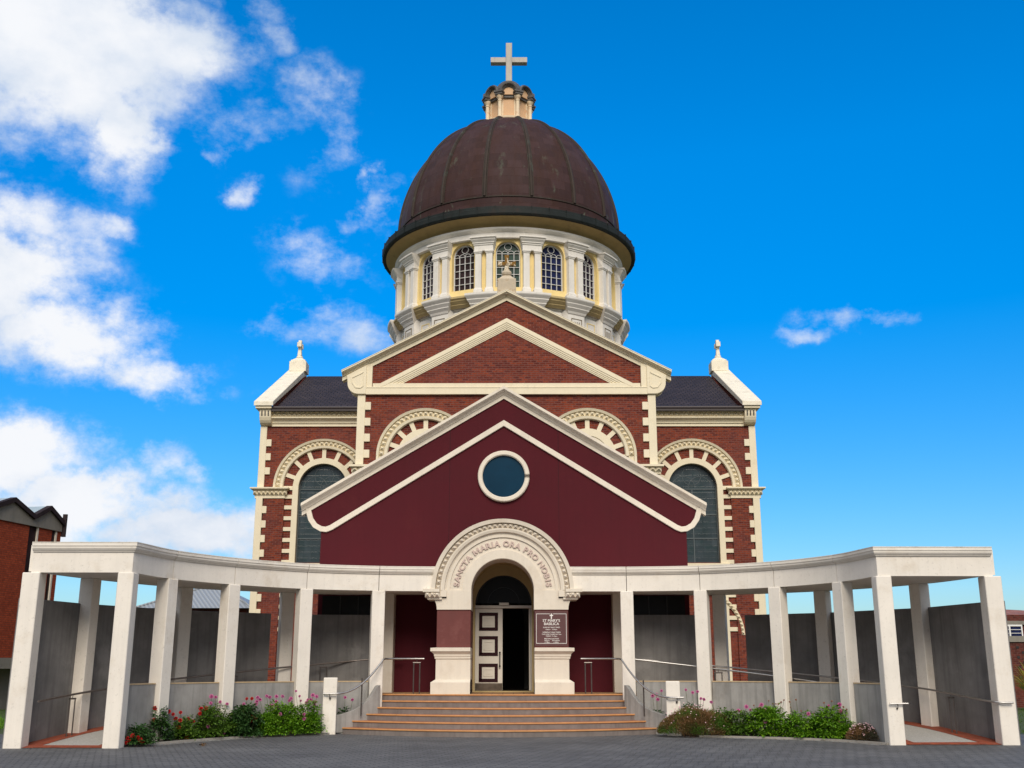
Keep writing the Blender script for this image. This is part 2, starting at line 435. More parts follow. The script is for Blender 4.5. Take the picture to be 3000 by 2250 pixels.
def leaded_glass():
    m, t, b = newmat('grey_leaded_glass')
    P = t.n('ShaderNodeNewGeometry').outputs['Position']
    x, y, z = t.sep(P)
    br = t.n('ShaderNodeTexBrick')
    br.offset = 0.0
    t.put(br.inputs['Vector'], t.comb(x, z, 0.0))
    t.put(br.inputs['Color1'], (0.032, 0.047, 0.056))
    t.put(br.inputs['Color2'], (0.046, 0.066, 0.078))
    t.put(br.inputs['Mortar'], (0.024, 0.033, 0.039))
    br.inputs['Scale'].default_value = 1.0
    br.inputs['Mortar Size'].default_value = 0.006
    br.inputs['Brick Width'].default_value = 0.35
    br.inputs['Row Height'].default_value = 0.255
    n1 = t.noise(t.vmath('MULTIPLY', P, (1.6, 1.0, 0.7)), 1.1, 5.0, 0.6)
    c = t.mix(t.rng(n1, 0.35, 0.65), br.outputs[0], t.mix(1.0, br.outputs[0], (0.45, 0.62, 0.58), 'MULTIPLY'))
    n2 = t.noise(P, 2.3, 3.0, 0.5)
    c = t.mix(t.math('MULTIPLY', t.rng(n2, 0.58, 0.66), 0.6), c, (0.012, 0.036, 0.038))
    t.put(b.inputs['Base Color'], c)
    b.inputs['Roughness'].default_value = 0.16
    b.inputs['Specular IOR Level'].default_value = 0.8
    bn = t.n('ShaderNodeBump')
    bn.inputs['Strength'].default_value = 0.25
    bn.inputs['Distance'].default_value = 0.03
    t.put(bn.inputs['Height'], t.math('ADD', t.noise(P, 2.0, 2.0, 0.5), t.math('MULTIPLY', br.outputs[1], 0.2)))
    t.put(b.inputs['Normal'], bn.outputs[0])
    return m


M['glass_trans'] = leaded_glass()
M['glass_oculus'] = glass_mat('sky_reflection_glass', (0.003, 0.030, 0.062), 0.3, 0.12, 0.2)  # blue base colour stands in for reflected sky
M['glass_black'] = glass_mat('black_glass', (0.006, 0.005, 0.005), 0.3, 0.18, 0.2)
M['glass_green'] = glass_mat('dark_green_glass', (0.012, 0.040, 0.030), 0.3, 0.12, 0.4, 2.0)
M['glass_blue'] = glass_mat('dark_blue_glass', (0.012, 0.018, 0.065), 0.3, 0.12, 0.4, 2.0)
M['glass_brown'] = glass_mat('dark_brown_glass', (0.030, 0.019, 0.020), 0.3, 0.12, 0.4, 2.0)
M['glass_purple'] = glass_mat('dark_purple_glass', (0.022, 0.014, 0.028), 0.3, 0.12, 0.4, 2.0)


def paver_mat():
    m, t, b = newmat('grey_interlocking_pavers')
    P = t.n('ShaderNodeNewGeometry').outputs['Position']
    x, y, z = t.sep(P)
    wob = t.math('MULTIPLY', t.math('PINGPONG', t.math('MULTIPLY', y, 1.0), 0.06), 0.55)
    a = t.math('ADD', t.math('MULTIPLY', x, 0.94), t.math('MULTIPLY', y, 0.34))
    c_ = t.math('SUBTRACT', t.math('MULTIPLY', y, 0.94), t.math('MULTIPLY', x, 0.34))
    br = t.n('ShaderNodeTexBrick')
    t.put(br.inputs['Vector'], t.comb(t.math('ADD', a, wob), c_, 0.0))
    t.put(br.inputs['Color1'], (0.122, 0.123, 0.127))
    t.put(br.inputs['Color2'], (0.088, 0.089, 0.092))
    t.put(br.inputs['Mortar'], (0.022, 0.022, 0.023))
    br.inputs['Scale'].default_value = 1.0
    br.inputs['Mortar Size'].default_value = 0.011
    br.inputs['Mortar Smooth'].default_value = 0.3
    br.inputs['Brick Width'].default_value = 0.25
    br.inputs['Row Height'].default_value = 0.17
    n1 = t.noise(P, 0.5, 6.0, 0.6)
    n2 = t.noise(P, 25.0, 4.0, 0.7)
    c = t.mix(1.0, br.outputs[0], t.mix(t.rng(n1, 0.3, 0.7), (0.70, 0.70, 0.72), (1.25, 1.25, 1.24)), 'MULTIPLY')
    c = t.mix(1.0, c, t.mix(t.rng(n2, 0.3, 0.7), (0.8, 0.8, 0.8), (1.2, 1.2, 1.2)), 'MULTIPLY')
    t.put(b.inputs['Base Color'], c)
    b.inputs['Roughness'].default_value = 0.8
    bn = t.n('ShaderNodeBump')
    bn.inputs['Strength'].default_value = 0.7
    bn.inputs['Distance'].default_value = 0.01
    t.put(bn.inputs['Height'], t.math('SUBTRACT', t.math('MULTIPLY', n2, 0.3), br.outputs[1]))
    t.put(b.inputs['Normal'], bn.outputs[0])
    return m


M['paver'] = paver_mat()
M['paver_edge'] = brick_mat('pale_border_pavers', (0.27, 0.265, 0.255), (0.20, 0.20, 0.195), (0.07, 0.07, 0.068), bw=0.30, bh=0.22, ms=0.009, flat=True, patch=(0.15, 0.15, 0.15), patch_amt=0.4)
M['red_tile'] = brick_mat('terracotta_tiles', (0.34, 0.085, 0.045), (0.26, 0.065, 0.038), (0.20, 0.12, 0.09), bw=0.2, bh=0.2, ms=0.006, offset=0.0, flat=True, patch=(0.22, 0.07, 0.05), patch_amt=0.4)
M['buff_tile'] = brick_mat('buff_landing_tiles', (0.40, 0.24, 0.12), (0.33, 0.19, 0.10), (0.12, 0.08, 0.06), bw=0.28, bh=0.28, ms=0.008, offset=0.0, flat=True, patch=(0.26, 0.16, 0.10), patch_amt=0.5)
M['nosing'] = plain('orange_tile_nosing', (0.52, 0.25, 0.095), 0.5, 0.14, 5.0, grime=0.2)
M['tread'] = plain('red_tread_tiles', (0.33, 0.115, 0.062), 0.6, 0.15, 4.0, grime=0.3)


def grass_mat():
    m, t, b = newmat('lawn_grass')
    P = t.n('ShaderNodeNewGeometry').outputs['Position']
    n1 = t.noise(P, 1.0, 6.0, 0.7)
    n2 = t.noise(P, 40.0, 4.0, 0.7)
    c = t.mix(t.rng(n1, 0.3, 0.7), (0.060, 0.100, 0.022), (0.100, 0.125, 0.035))
    c = t.mix(t.rng(n2, 0.35, 0.7), t.mix(0.5, c, (0.02, 0.03, 0.01)), c)
    t.put(b.inputs['Base Color'], c)
    b.inputs['Roughness'].default_value = 0.9
    bn = t.n('ShaderNodeBump')
    bn.inputs['Strength'].default_value = 1.0
    bn.inputs['Distance'].default_value = 0.05
    t.put(bn.inputs['Height'], n2)
    t.put(b.inputs['Normal'], bn.outputs[0])
    return m


M['grass'] = grass_mat()


def leaf_mat(name, a, b_, c_=None, trans=0.25, rough=0.5):
    """leaves: every leaf its own tone"""
    m, t, b = newmat(name)
    g = t.n('ShaderNodeNewGeometry')
    r = g.outputs['Random Per Island']
    c = t.mix(r, a, b_)
    if c_:
        n1 = t.noise(g.outputs['Position'], 3.0, 3.0, 0.6)
        c = t.mix(t.rng(n1, 0.45, 0.65), c, c_)
    t.put(b.inputs['Base Color'], c)
    b.inputs['Roughness'].default_value = rough
    b.inputs['Specular IOR Level'].default_value = 0.35
    tr = t.n('ShaderNodeBsdfTranslucent')
    t.put(tr.inputs[0], c)
    mx = t.n('ShaderNodeMixShader')
    mx.inputs[0].default_value = trans
    t.put(mx.inputs[1], b.outputs[0])
    t.put(mx.inputs[2], tr.outputs[0])
    out = [n for n in t.t.nodes if n.type == 'OUTPUT_MATERIAL'][0]
    t.put(out.inputs[0], mx.outputs[0])
    return m


M['leaf_bright'] = leaf_mat('bright_green_leaves', (0.05, 0.17, 0.006), (0.20, 0.38, 0.016), (0.11, 0.26, 0.010))
M['leaf_dark'] = leaf_mat('dark_green_leaves', (0.020, 0.065, 0.016), (0.06, 0.14, 0.032), (0.04, 0.10, 0.018))
M['leaf_mid'] = leaf_mat('mid_green_leaves', (0.04, 0.11, 0.010), (0.13, 0.23, 0.022), (0.07, 0.15, 0.014))
M['leaf_brown'] = leaf_mat('dry_brown_foliage', (0.15, 0.075, 0.030), (0.27, 0.15, 0.062), (0.085, 0.095, 0.020))
M['leaf_grey'] = leaf_mat('dull_olive_foliage', (0.05, 0.05, 0.025), (0.09, 0.09, 0.05), (0.07, 0.045, 0.03))
M['leaf_yellow'] = leaf_mat('yellow_green_blades', (0.20, 0.24, 0.015), (0.42, 0.40, 0.03))
M['petal_red'] = leaf_mat('red_petals', (0.30, 0.005, 0.007), (0.50, 0.012, 0.010), None, 0.15)
M['petal_pink'] = leaf_mat('pink_petals', (0.40, 0.06, 0.21), (0.60, 0.18, 0.37), None, 0.15)
M['petal_pale'] = leaf_mat('pale_pink_petals', (0.66, 0.36, 0.42), (0.80, 0.58, 0.60), None, 0.15)
M['seed'] = leaf_mat('brown_seed_heads', (0.16, 0.075, 0.045), (0.30, 0.14, 0.085), None, 0.1)

# ------------------------------------------------------------------ mesh builder
ORG = {}


class MB:
    def __init__(self):
        self.v = []
        self.f = []
        self.uv = {}
        self.xf = None

    def add(self, verts, faces, uvs=None):
        o = len(self.v)
        for p in verts:
            p = Vector(p)
            self.v.append(self.xf @ p if self.xf else p)
        for i, f in enumerate(faces):
            if uvs:
                self.uv[len(self.f)] = uvs[i]
            self.f.append([o + k for k in f])
        return self

    def box(self, x0, x1, y0, y1, z0, z1):
        if x0 > x1: x0, x1 = x1, x0
        v = [(x, y, z) for z in (z0, z1) for y in (y0, y1) for x in (x0, x1)]
        return self.add(v, [(0, 2, 3, 1), (4, 5, 7, 6), (0, 1, 5, 4), (1, 3, 7, 5), (3, 2, 6, 7), (2, 0, 4, 6)])

    def frustum(self, x0, x1, y0, y1, z0, X0, X1, Y0, Y1, z1):
        v = [(x0, y0, z0), (x1, y0, z0), (x0, y1, z0), (x1, y1, z0), (X0, Y0, z1), (X1, Y0, z1), (X0, Y1, z1), (X1, Y1, z1)]
        return self.add(v, [(0, 2, 3, 1), (4, 5, 7, 6), (0, 1, 5, 4), (1, 3, 7, 5), (3, 2, 6, 7), (2, 0, 4, 6)])

    def prism(self, pts, y0, y1):
        """outline in XZ, extruded along Y"""
        n = len(pts)
        v = [(x, y0, z) for x, z in pts] + [(x, y1, z) for x, z in pts]
        f = [tuple(range(n)), tuple(range(2 * n - 1, n - 1, -1))]
        for i in range(n):
            j = (i + 1) % n
            f.append((i, j, n + j, n + i))
        return self.add(v, f)

    def prism_x(self, pts, x0, x1):
        """outline in YZ, extruded along X"""
        n = len(pts)
        v = [(x0, y, z) for y, z in pts] + [(x1, y, z) for y, z in pts]
        f = [tuple(range(n)), tuple(range(2 * n - 1, n - 1, -1))]
        for i in range(n):
            j = (i + 1) % n
            f.append((i, j, n + j, n + i))
        return self.add(v, f)

    def prism_z(self, pts, z0, z1):
        n = len(pts)
        v = [(x, y, z0) for x, y in pts] + [(x, y, z1) for x, y in pts]
        f = [tuple(range(n)), tuple(range(2 * n - 1, n - 1, -1))]
        for i in range(n):
            j = (i + 1) % n
            f.append((i, j, n + j, n + i))
        return self.add(v, f)

    def rings(self, rings, caps=True, closed=False):
        k = len(rings[0])
        v = [p for r in rings for p in r]
        f = []
        m = len(rings)
        for a in range(m if closed else m - 1):
            b = (a + 1) % m
            for i in range(k):
                j = (i + 1) % k
                f.append((a * k + i, a * k + j, b * k + j, b * k + i))
        if caps and not closed:
            f.append(tuple(range(k)))
            f.append(tuple(range(m * k - 1, (m - 1) * k - 1, -1)))
        return self.add(v, f)

    def chevron(self, W_, zapex, slope, prof, Y, xs=(), zmin=-1e9):
        """profile [(projection towards viewer, dz)] swept up one rake and down the other"""
        rs = []
        for x in [-W_] + [-q for q in xs] + [0.0] + list(reversed(xs)) + [W_]:
            rs.append([(x, Y - p, max(zmin - dz * 0.002, zapex - abs(x) * slope + dz)) for p, dz in prof])
        return self.rings(rs)

    def arcband(self, cx, cz, r0, r1, a0, a1, y0, y1, n=32):
        rs = []
        for i in range(n + 1):
            a = a0 + (a1 - a0) * i / n
            c, s = math.cos(a), math.sin(a)
            rs.append([(cx + r0 * c, y0, cz + r0 * s), (cx + r1 * c, y0, cz + r1 * s), (cx + r1 * c, y1, cz + r1 * s), (cx + r0 * c, y1, cz + r0 * s)])
        full = abs(abs(a1 - a0) - 2 * PI) < 1e-6
        if full:
            rs = rs[:-1]
        return self.rings(rs, caps=not full, closed=full)

    def arcprof(self, cx, cz, prof, a0, a1, Y, n=40):
        """profile [(radius, projection)] swept round an arch"""
        rs = []
        for i in range(n + 1):
            a = a0 + (a1 - a0) * i / n
            c, s = math.cos(a), math.sin(a)
            rs.append([(cx + r * c, Y - p, cz + r * s) for r, p in prof])
        return self.rings(rs)

    def ribbon(self, path, hw, y0, y1):
        """flat band of half width hw along an XZ polyline, mitred"""
        n = len(path)
        L, Rr = [], []
        for i in range(n):
            p = Vector(path[i])
            d0 = (p - Vector(path[i - 1])).normalized() if i else None
            d1 = (Vector(path[i + 1]) - p).normalized() if i < n - 1 else None
            if d0 is None: d0 = d1
            if d1 is None: d1 = d0
            t = (d0 + d1).normalized()
            nrm = Vector((-t.y, t.x))
            k = hw / max(0.4, nrm.dot(Vector((-d0.y, d0.x))))
            L.append(p + nrm * k)
            Rr.append(p - nrm * k)
        rs = [[(L[i].x, y0, L[i].y), (Rr[i].x, y0, Rr[i].y), (Rr[i].x, y1, Rr[i].y), (L[i].x, y1, L[i].y)] for i in range(n)]
        return self.rings(rs)

    def tube(self, path, r, n=8, closed=False):
        pts = [Vector(p) for p in path]
        rs = []
        up = Vector((0, 0, 1))
        m = len(pts)
        prev = None
        for i in range(m):
            a = pts[i - 1] if (i or closed) else pts[i]
            b = pts[(i + 1) % m] if (i < m - 1 or closed) else pts[i]
            t = (b - a).normalized()
            if prev is None:
                ref = up if abs(t.dot(up)) < 0.95 else Vector((1, 0, 0))
                u = t.cross(ref).normalized()
            else:
                u = (prev - t * prev.dot(t)).normalized()
            prev = u
            vv = t.cross(u)
            ri = r[i] if isinstance(r, (list, tuple)) else r
            rs.append([pts[i] + (u * math.cos(2 * PI * k / n) + vv * math.sin(2 * PI * k / n)) * ri for k in range(n)])
        return self.rings(rs, caps=not closed, closed=closed)

    def lathe(self, prof, cx=0.0, cy=0.0, n=96, a0=0.0, a1=2 * PI, uv=False):
        full = abs(a1 - a0 - 2 * PI) < 1e-6
        cols = n if full else n + 1
        v, f, uvs = [], [], []
        arc = [0.0]
        for i in range(1, len(prof)):
            arc.append(arc[-1] + math.hypot(prof[i][0] - prof[i - 1][0], prof[i][1] - prof[i - 1][1]))
        for r, z in prof:
            for k in range(cols):
                a = a0 + (a1 - a0) * k / n
                v.append((cx + r * math.cos(a), cy + r * math.sin(a), z))
        for i in range(len(prof) - 1):
            for k in range(n):
                k2 = (k + 1) % cols
                f.append((i * cols + k, i * cols + k2, (i + 1) * cols + k2, (i + 1) * cols + k))
                if uv:
                    u0 = (a1 - a0) * k / n * 5.66
                    u1 = (a1 - a0) * (k + 1) / n * 5.66
                    uvs.append([(u0, arc[i]), (u1, arc[i]), (u1, arc[i + 1]), (u0, arc[i + 1])])
        return self.add(v, f, uvs if uv else None)

    def stud(self, c, u, v_, nrm, h):
        c, u, v_, nrm = Vector(c), Vector(u), Vector(v_), Vector(nrm)
        return self.add([c - u - v_, c + u - v_, c + u + v_, c - u + v_, c + nrm * h], [(0, 1, 4), (1, 2, 4), (2, 3, 4), (3, 0, 4), (3, 2, 1, 0)])

    def studs_arc(self, cx, cz, r, a0, a1, n, y, hu, hv, h):
        for i in range(n):
            a = a0 + (a1 - a0) * (i + 0.5) / n
            c, s = math.cos(a), math.sin(a)
            self.stud((cx + r * c, y, cz + r * s), Vector((-s, 0, c)) * hu, Vector((c, 0, s)) * hv, (0, -1, 0), h)
        return self

    def studs_row(self, x0, x1, z, n, y, hv, h):
        w_ = (x1 - x0) / n
        for i in range(n):
            self.stud((x0 + (i + 0.5) * w_, y, z), (w_ * 0.48, 0, 0), (0, 0, hv), (0, -1, 0), h)
        return self

    def wall_arch(self, x0, x1, z0, z1, cx, cz, r, zs, y0, y1, n=24):
        """wall panel (front y0, back y1) with an arched opening of radius r, spring cz, sill zs"""
        hole = [(cx + r, zs)]
        for i in range(n + 1):
            a = PI * i / n
            hole.append((cx + r * math.cos(a), cz + r * math.sin(a)))
        hole.append((cx - r, zs))
        top = cz + r
        v, f = [], []
        # side strips
        quads = [[(x0, z0), (cx - r, z0), (cx - r, zs), (x0, zs)] if zs > z0 + 1e-5 else None,
                 [(cx - r, z0), (cx + r, z0), (cx + r, zs), (cx - r, zs)] if zs > z0 + 1e-5 else None,
                 [(cx + r, z0), (x1, z0), (x1, zs), (cx + r, zs)] if zs > z0 + 1e-5 else None,
                 [(x0, zs), (cx - r, zs), (cx - r, cz), (x0, cz)], [(cx + r, zs), (x1, zs), (x1, cz), (cx + r, cz)],
                 [(x0, cz), (cx - r, cz), (cx - r, z1), (x0, z1)], [(cx + r, cz), (x1, cz), (x1, z1), (cx + r, z1)]]
        for i in range(n):
            a, b = PI * i / n, PI * (i + 1) / n
            xa, za, xb, zb = cx + r * math.cos(a), cz + r * math.sin(a), cx + r * math.cos(b), cz + r * math.sin(b)
            quads.append([(xb, zb), (xa, za), (xa, z1), (xb, z1)])
        for q in quads:
            if not q: continue
            for y, flip in ((y0, False), (y1, True)):
                vv = [(x, y, z) for x, z in q]
                self.add(vv, [(0, 1, 2, 3)] if not flip else [(3, 2, 1, 0)])
        # reveal
        k = len(hole)
        vv = [(x, y0, z) for x, z in hole] + [(x, y1, z) for x, z in hole]
        self.add(vv, [(i, i + 1, k + i + 1, k + i) for i in range(k - 1)] + [(k - 1, 0, k, 2 * k - 1)])
        # outer edges
        ob = [(x0, z0), (x1, z0), (x1, z1), (x0, z1)]
        vv = [(x, y0, z) for x, z in ob] + [(x, y1, z) for x, z in ob]
        self.add(vv, [(0, 1, 5, 4), (1, 2, 6, 5), (2, 3, 7, 6), (3, 0, 4, 7)])
        return self

    def sphere(self, c, r, n=12, m=8, sz=1.0):
        rs = []
        for i in range(1, m):
            p = PI * i / m
            rs.append([(c[0] + r * math.sin(p) * math.cos(2 * PI * k / n), c[1] + r * math.sin(p) * math.sin(2 * PI * k / n), c[2] + r * sz * math.cos(p)) for k in range(n)])
        return self.rings(rs)

    def build(self, name, mat, parent=None, smooth=False, bevel=0.0, recalc=True, segs=1):
        org = ORG.get(parent.name, Vector((0, 0, 0))) if parent else Vector((0, 0, 0))
        me = bpy.data.meshes.new(name)
        me.from_pydata([tuple(p - org) for p in self.v], [], self.f)
        if self.uv:
            ul = me.uv_layers.new(name='UVMap')
            for pi, poly in enumerate(me.polygons):
                if pi in self.uv:
                    for k, li in enumerate(poly.loop_indices):
                        ul.data[li].uv = self.uv[pi][k]
        if recalc:
            bm = bmesh.new()
            bm.from_mesh(me)
            bmesh.ops.remove_doubles(bm, verts=bm.verts, dist=1e-5)
            bmesh.ops.recalc_face_normals(bm, faces=bm.faces)
            bm.to_mesh(me)
            bm.free()
        if smooth:
            for p in me.polygons:
                p.use_smooth = True
        me.materials.append(mat)
        o = bpy.data.objects.new(name, me)
        COL.objects.link(o)
        if parent:
            o.parent = parent
            ORG[o.name] = org
        if bevel:
            md = o.modifiers.new('bevel', 'BEVEL')
            md.width = bevel
            md.segments = segs
            md.limit_method = 'ANGLE'
            md.angle_limit = rad(40)
        return o


def smooth_angle(o, deg=35):
    me = o.data
    for p in me.polygons:
        p.use_smooth = True
    bm = bmesh.new()
    bm.from_mesh(me)
    for e in bm.edges:
        if len(e.link_faces) == 2 and e.calc_face_angle(0) > rad(deg):
            e.smooth = False
    bm.to_mesh(me)
    bm.free()
    return o


def tag(o, label=None, cat=None, group=None, kind='thing'):
    if label: o['label'] = label
    if cat: o['category'] = cat
    if group: o['group'] = group
    if kind: o['kind'] = kind
    return o


def thing(name, label, cat, loc=(0, 0, 0), group=None):
    o = bpy.data.objects.new(name, None)
    COL.objects.link(o)
    o.location = loc
    o.empty_display_size = 0.3
    ORG[o.name] = Vector(loc)
    return tag(o, label, cat, group)


def inst(o, parent=None, rotz=0.0, loc=None, rot=None):
    c = o.copy()
    COL.objects.link(c)
    c.parent = parent if parent else o.parent
    if loc is not None: c.location = loc
    c.rotation_euler = rot if rot is not None else (0, 0, rotz)
    ORG[c.name] = ORG.get(o.name, Vector((0, 0, 0)))
    return c


def structure(o):
    o['kind'] = 'structure'
    return o

# ================================================================== ground and setting
def sheet(name, pts, z, mat):
    mb = MB()
    mb.add([(x, y, z) for x, y in pts], [tuple(range(len(pts)))])
    o = mb.build(name, mat, recalc=False)
    return structure(o)


ground = sheet('ground', [(-1500, -1500), (1500, -1500), (1500, 1500), (-1500, 1500)], -0.06, M['grass'])
paving = sheet('paving', [(-40, -20), (40, -20), (40, 27.8), (11.6, 27.8), (11.6, 31.0), (-11.6, 31.0), (-11.6, 27.8), (-40, 27.8)], 0.0, M['paver'])
lawn = sheet('lawn', [(11.6, 27.8), (60, 27.8), (60, 80), (11.6, 80)], -0.004, M['grass'])
lawn2 = sheet('lawn', [(-60, 27.8), (-11.6, 27.8), (-11.6, 80), (-60, 80)], -0.004, M['grass'])

# ================================================================== the basilica
bas = thing('basilica', 'red brick domed basilica with cream trim and brown copper dome behind the maroon porch', 'church', (0, 52, 0))
NY = 40.0      # nave front plane
TY = 46.0      # transept front plane
CY = 52.0      # dome axis

# ---- nave
mb = MB()
mb.prism([(-5.68, 0), (5.68, 0), (5.68, 12.74), (0, 15.66), (-5.68, 12.74)], NY, NY + 0.6)
mb.box(-5.68, -5.08, NY + 0.6, 46.6, 0, 12.4)
mb.box(5.08, 5.68, NY + 0.6, 46.6, 0, 12.4)
mb.build('nave_wall', M['brick'], bas)
mb = MB()
mb.prism([(-6.1, 12.35), (0, 15.55), (6.1, 12.35), (6.1, 12.50), (0, 15.72), (-6.1, 12.50)], NY + 0.6, 52.0)
mb.build('nave_roof', M['slate'], bas)

# raking cornice
SL = (15.88 - 12.61) / 6.33
prof = [(0.32, 0.0), (0.32, -0.06), (0.29, -0.07), (0.26, -0.095), (0.19, -0.12), (0.13, -0.16), (0.12, -0.185), (0.06, -0.19), (0.06, -0.35), (-0.3, -0.35), (-0.3, 0.0)]
mb = MB()
mb.chevron(6.34, 15.905, SL, prof, NY)
gc = mb.build('gable_cornice', M['cream'], bas)
mb = MB()
mb.chevron(6.35, 15.927, SL, [(0.335, 0.0), (0.335, -0.022), (-0.35, -0.022), (-0.35, 0.0)], NY)
mb.build('gable_capping', M['cream_worn'], bas)

# kneelers at the gable feet
for s in (-1, 1):
    mb = MB()
    arc = [(6.12 - 0.42 * (1 - math.cos(a)), 12.16 - 0.42 * math.sin(a)) for a in [i * PI / 2 / 8 for i in range(9)]]
    pts = [(5.40, 12.90), (6.16, 12.48), (6.13, 12.30)] + arc + [(5.40, 11.74)]
    pts = [(s * x, z) for x, z in pts]
    mb.prism(pts, NY - 0.16, NY + 0.5)
    mb.box(s * 5.18, s * 5.42, NY - 0.10, NY, 12.00, 12.95)
    kn = mb.build('kneeler', M['cream'], bas, bevel=0.012)
    mb = MB()
    mb.ribbon([(s * 5.52, 12.60), (s * 5.52, 12.05), (s * 5.62, 11.98), (s * 5.80, 12.00), (s * 5.93, 12.18), (s * 5.97, 12.38), (s * 5.52, 12.60)], 0.02, NY - 0.185, NY - 0.15)
    mb.build('panel_moulding', M['cream'], kn)

# inner pediment
mb = MB()
S2 = (14.80 - 12.02) / 5.13
prof = [(0.13, 0.0), (0.13, -0.17), (0.105, -0.19), (0.105, -0.25), (0.08, -0.26), (0.08, -0.32), (0.055, -0.33), (0.055, -0.385), (0.03, -0.395), (0.03, -0.44), (-0.02, -0.44), (-0.02, 0.0)]
mb.chevron(5.13, 14.80, S2, prof, NY, xs=(4.9, 4.7, 4.5, 4.28), zmin=12.02)
mb.build('pediment_moulding', M['cream'], bas)
mb = MB()
mb.box(-5.70, 5.70, NY - 0.135, NY, 11.73, 12.03)
mb.box(-5.15, 5.15, NY - 0.12, NY, 12.03, 12.17)
mb.box(-5.72, 5.72, NY - 0.15, NY - 0.135, 11.98, 12.03)
mb.build('string_course', M['cream'], bas, bevel=0.01)

# corner quoins
def quoin(x_out, x_in, x_blk, y, z0, z1, mat, parent, ztop):
    """vertical strip with toothed blocks, tooth pitch .62"""
    mb = MB()
    mb.box(x_out, x_in, y - 0.075, y + 0.3, z0, z1)
    z = ztop
    while z > z0 + 0.3:
        mb.box(x_in, x_blk, y - 0.075, y + 0.05, z - 0.31, z)
        z -= 0.62
    return mb.build('quoin', mat, parent, bevel=0.012)

for s in (-1, 1):
    quoin(s * 5.72, s * 5.42, s * 5.20, NY, 8.98, 11.73, M['cream'], bas, 11.44)
    quoin(s * 5.72, s * 5.42, s * 5.20, NY, 0.0, 8.66, M['cream'], bas, 8.44)
    mb = MB()
    xo, xi = (5.92, 4.60)
    mb.box(s * xo, s * xi, NY - 0.30, NY + 0.1, 8.90, 8.98)
    mb.box(s * (xo - 0.08), s * xi, NY - 0.16, NY + 0.1, 8.72, 8.90)
    mb.box(s * (xo - 0.1), s * xi, NY - 0.12, NY + 0.1, 8.64, 8.72)
    mb.studs_row(min(s * xo, s * xi) + 0.1, max(s * xo, s * xi) - 0.08, 8.81, 5, NY - 0.16, 0.08, 0.12)
    mb.build('impost', M['cream'], bas)

def arch_window(cx, cz, r_out, r_st, r_in, r_gl, z_spring_low, Y, nst, brickwedge, parent, name):
    """round arch: stud ring, radiating spokes, plain inner ring"""
    mb = MB()
    mb.arcprof(cx, cz, [(r_out - 0.09, 0.0), (r_out - 0.09, 0.20), (r_out, 0.24), (r_out, -0.02)], 0, PI, Y)
    mb.arcprof(cx, cz, [(r_st + 0.13, -0.02), (r_st + 0.13, 0.10), (r_out - 0.09, 0.10), (r_out - 0.09, -0.02)], 0, PI, Y)
    mb.arcprof(cx, cz, [(r_st, -0.02), (r_st, 0.09), (r_st + 0.03, 0.15), (r_st + 0.13, 0.17), (r_st + 0.13, -0.02)], 0, PI, Y)
    rm = (r_st + 0.13 + r_out - 0.09) / 2
    hv = (r_out - 0.09 - r_st - 0.13) / 2
    mb.studs_arc(cx, cz, rm, 0, PI, nst, Y - 0.10, PI * rm / nst / 2 * 0.92, hv, 0.15)
    for sgn in (-1, 1):      # stilted feet
        mb.box(cx + sgn * r_out, cx + sgn * (r_out - 0.09), Y - 0.22, Y + 0.02, z_spring_low, cz)
        mb.box(cx + sgn * (r_out - 0.09), cx + sgn * r_st, Y - 0.10, Y + 0.02, z_spring_low, cz)
    o = mb.build('archivolt', M['cream'], parent)
    for k in range(9):
        a = PI / 2 + (k - 4) * rad(23.5)
        if abs(k - 4) == 4: continue
        mb = MB()
        c, s_ = math.cos(a), math.sin(a)
        t = Vector((-s_, 0, c)) * 0.085
        p0 = Vector((cx + (r_in - 0.03) * c, 0, cz + (r_in - 0.03) * s_))
        p1 = Vector((cx + (r_st + 0.02) * c, 0, cz + (r_st + 0.02) * s_))
        q = [(p - v_) for p, v_ in ((p0, t), (p1, t), (p1, -t), (p0, -t))]
        mb.prism([(v_.x, v_.z) for v_ in q], Y - 0.055, Y + 0.02)
        mb.build('voussoir', M['cream'], parent)
    for sgn in (-1, 1):
        mb = MB()
        mb.box(cx + sgn * (r_in - 0.02), cx + sgn * (r_st + 0.02), Y - 0.055, Y + 0.02, cz - 0.10, cz + 0.07)
        mb.build('voussoir', M['cream'], parent)
    mb = MB()
    mb.arcband(cx, cz, r_gl, r_in, 0, PI, Y - 0.07, Y + 0.15)
    return mb

for s in (-1, 1):
    mb = arch_window(s * 3.08, 9.32, 1.84, 1.42, 1.08, 0.80, 8.98, NY, 27, True, bas, 'nave')
    for q in (-1, 1):
        mb.box(s * 3.08 + q * 0.80, s * 3.08 + q * 1.08, NY - 0.07, NY + 0.1, 4.8, 9.32)
    # plain blind head within the inner ring
    mb.prism([(s * 3.08 + 0.80 * math.cos(a), 9.32 + 0.80 * math.sin(a)) for a in [PI * i / 16 for i in range(17)]], NY - 0.04, NY + 0.05)
    mb.build('window_surround', M['cream'], bas)

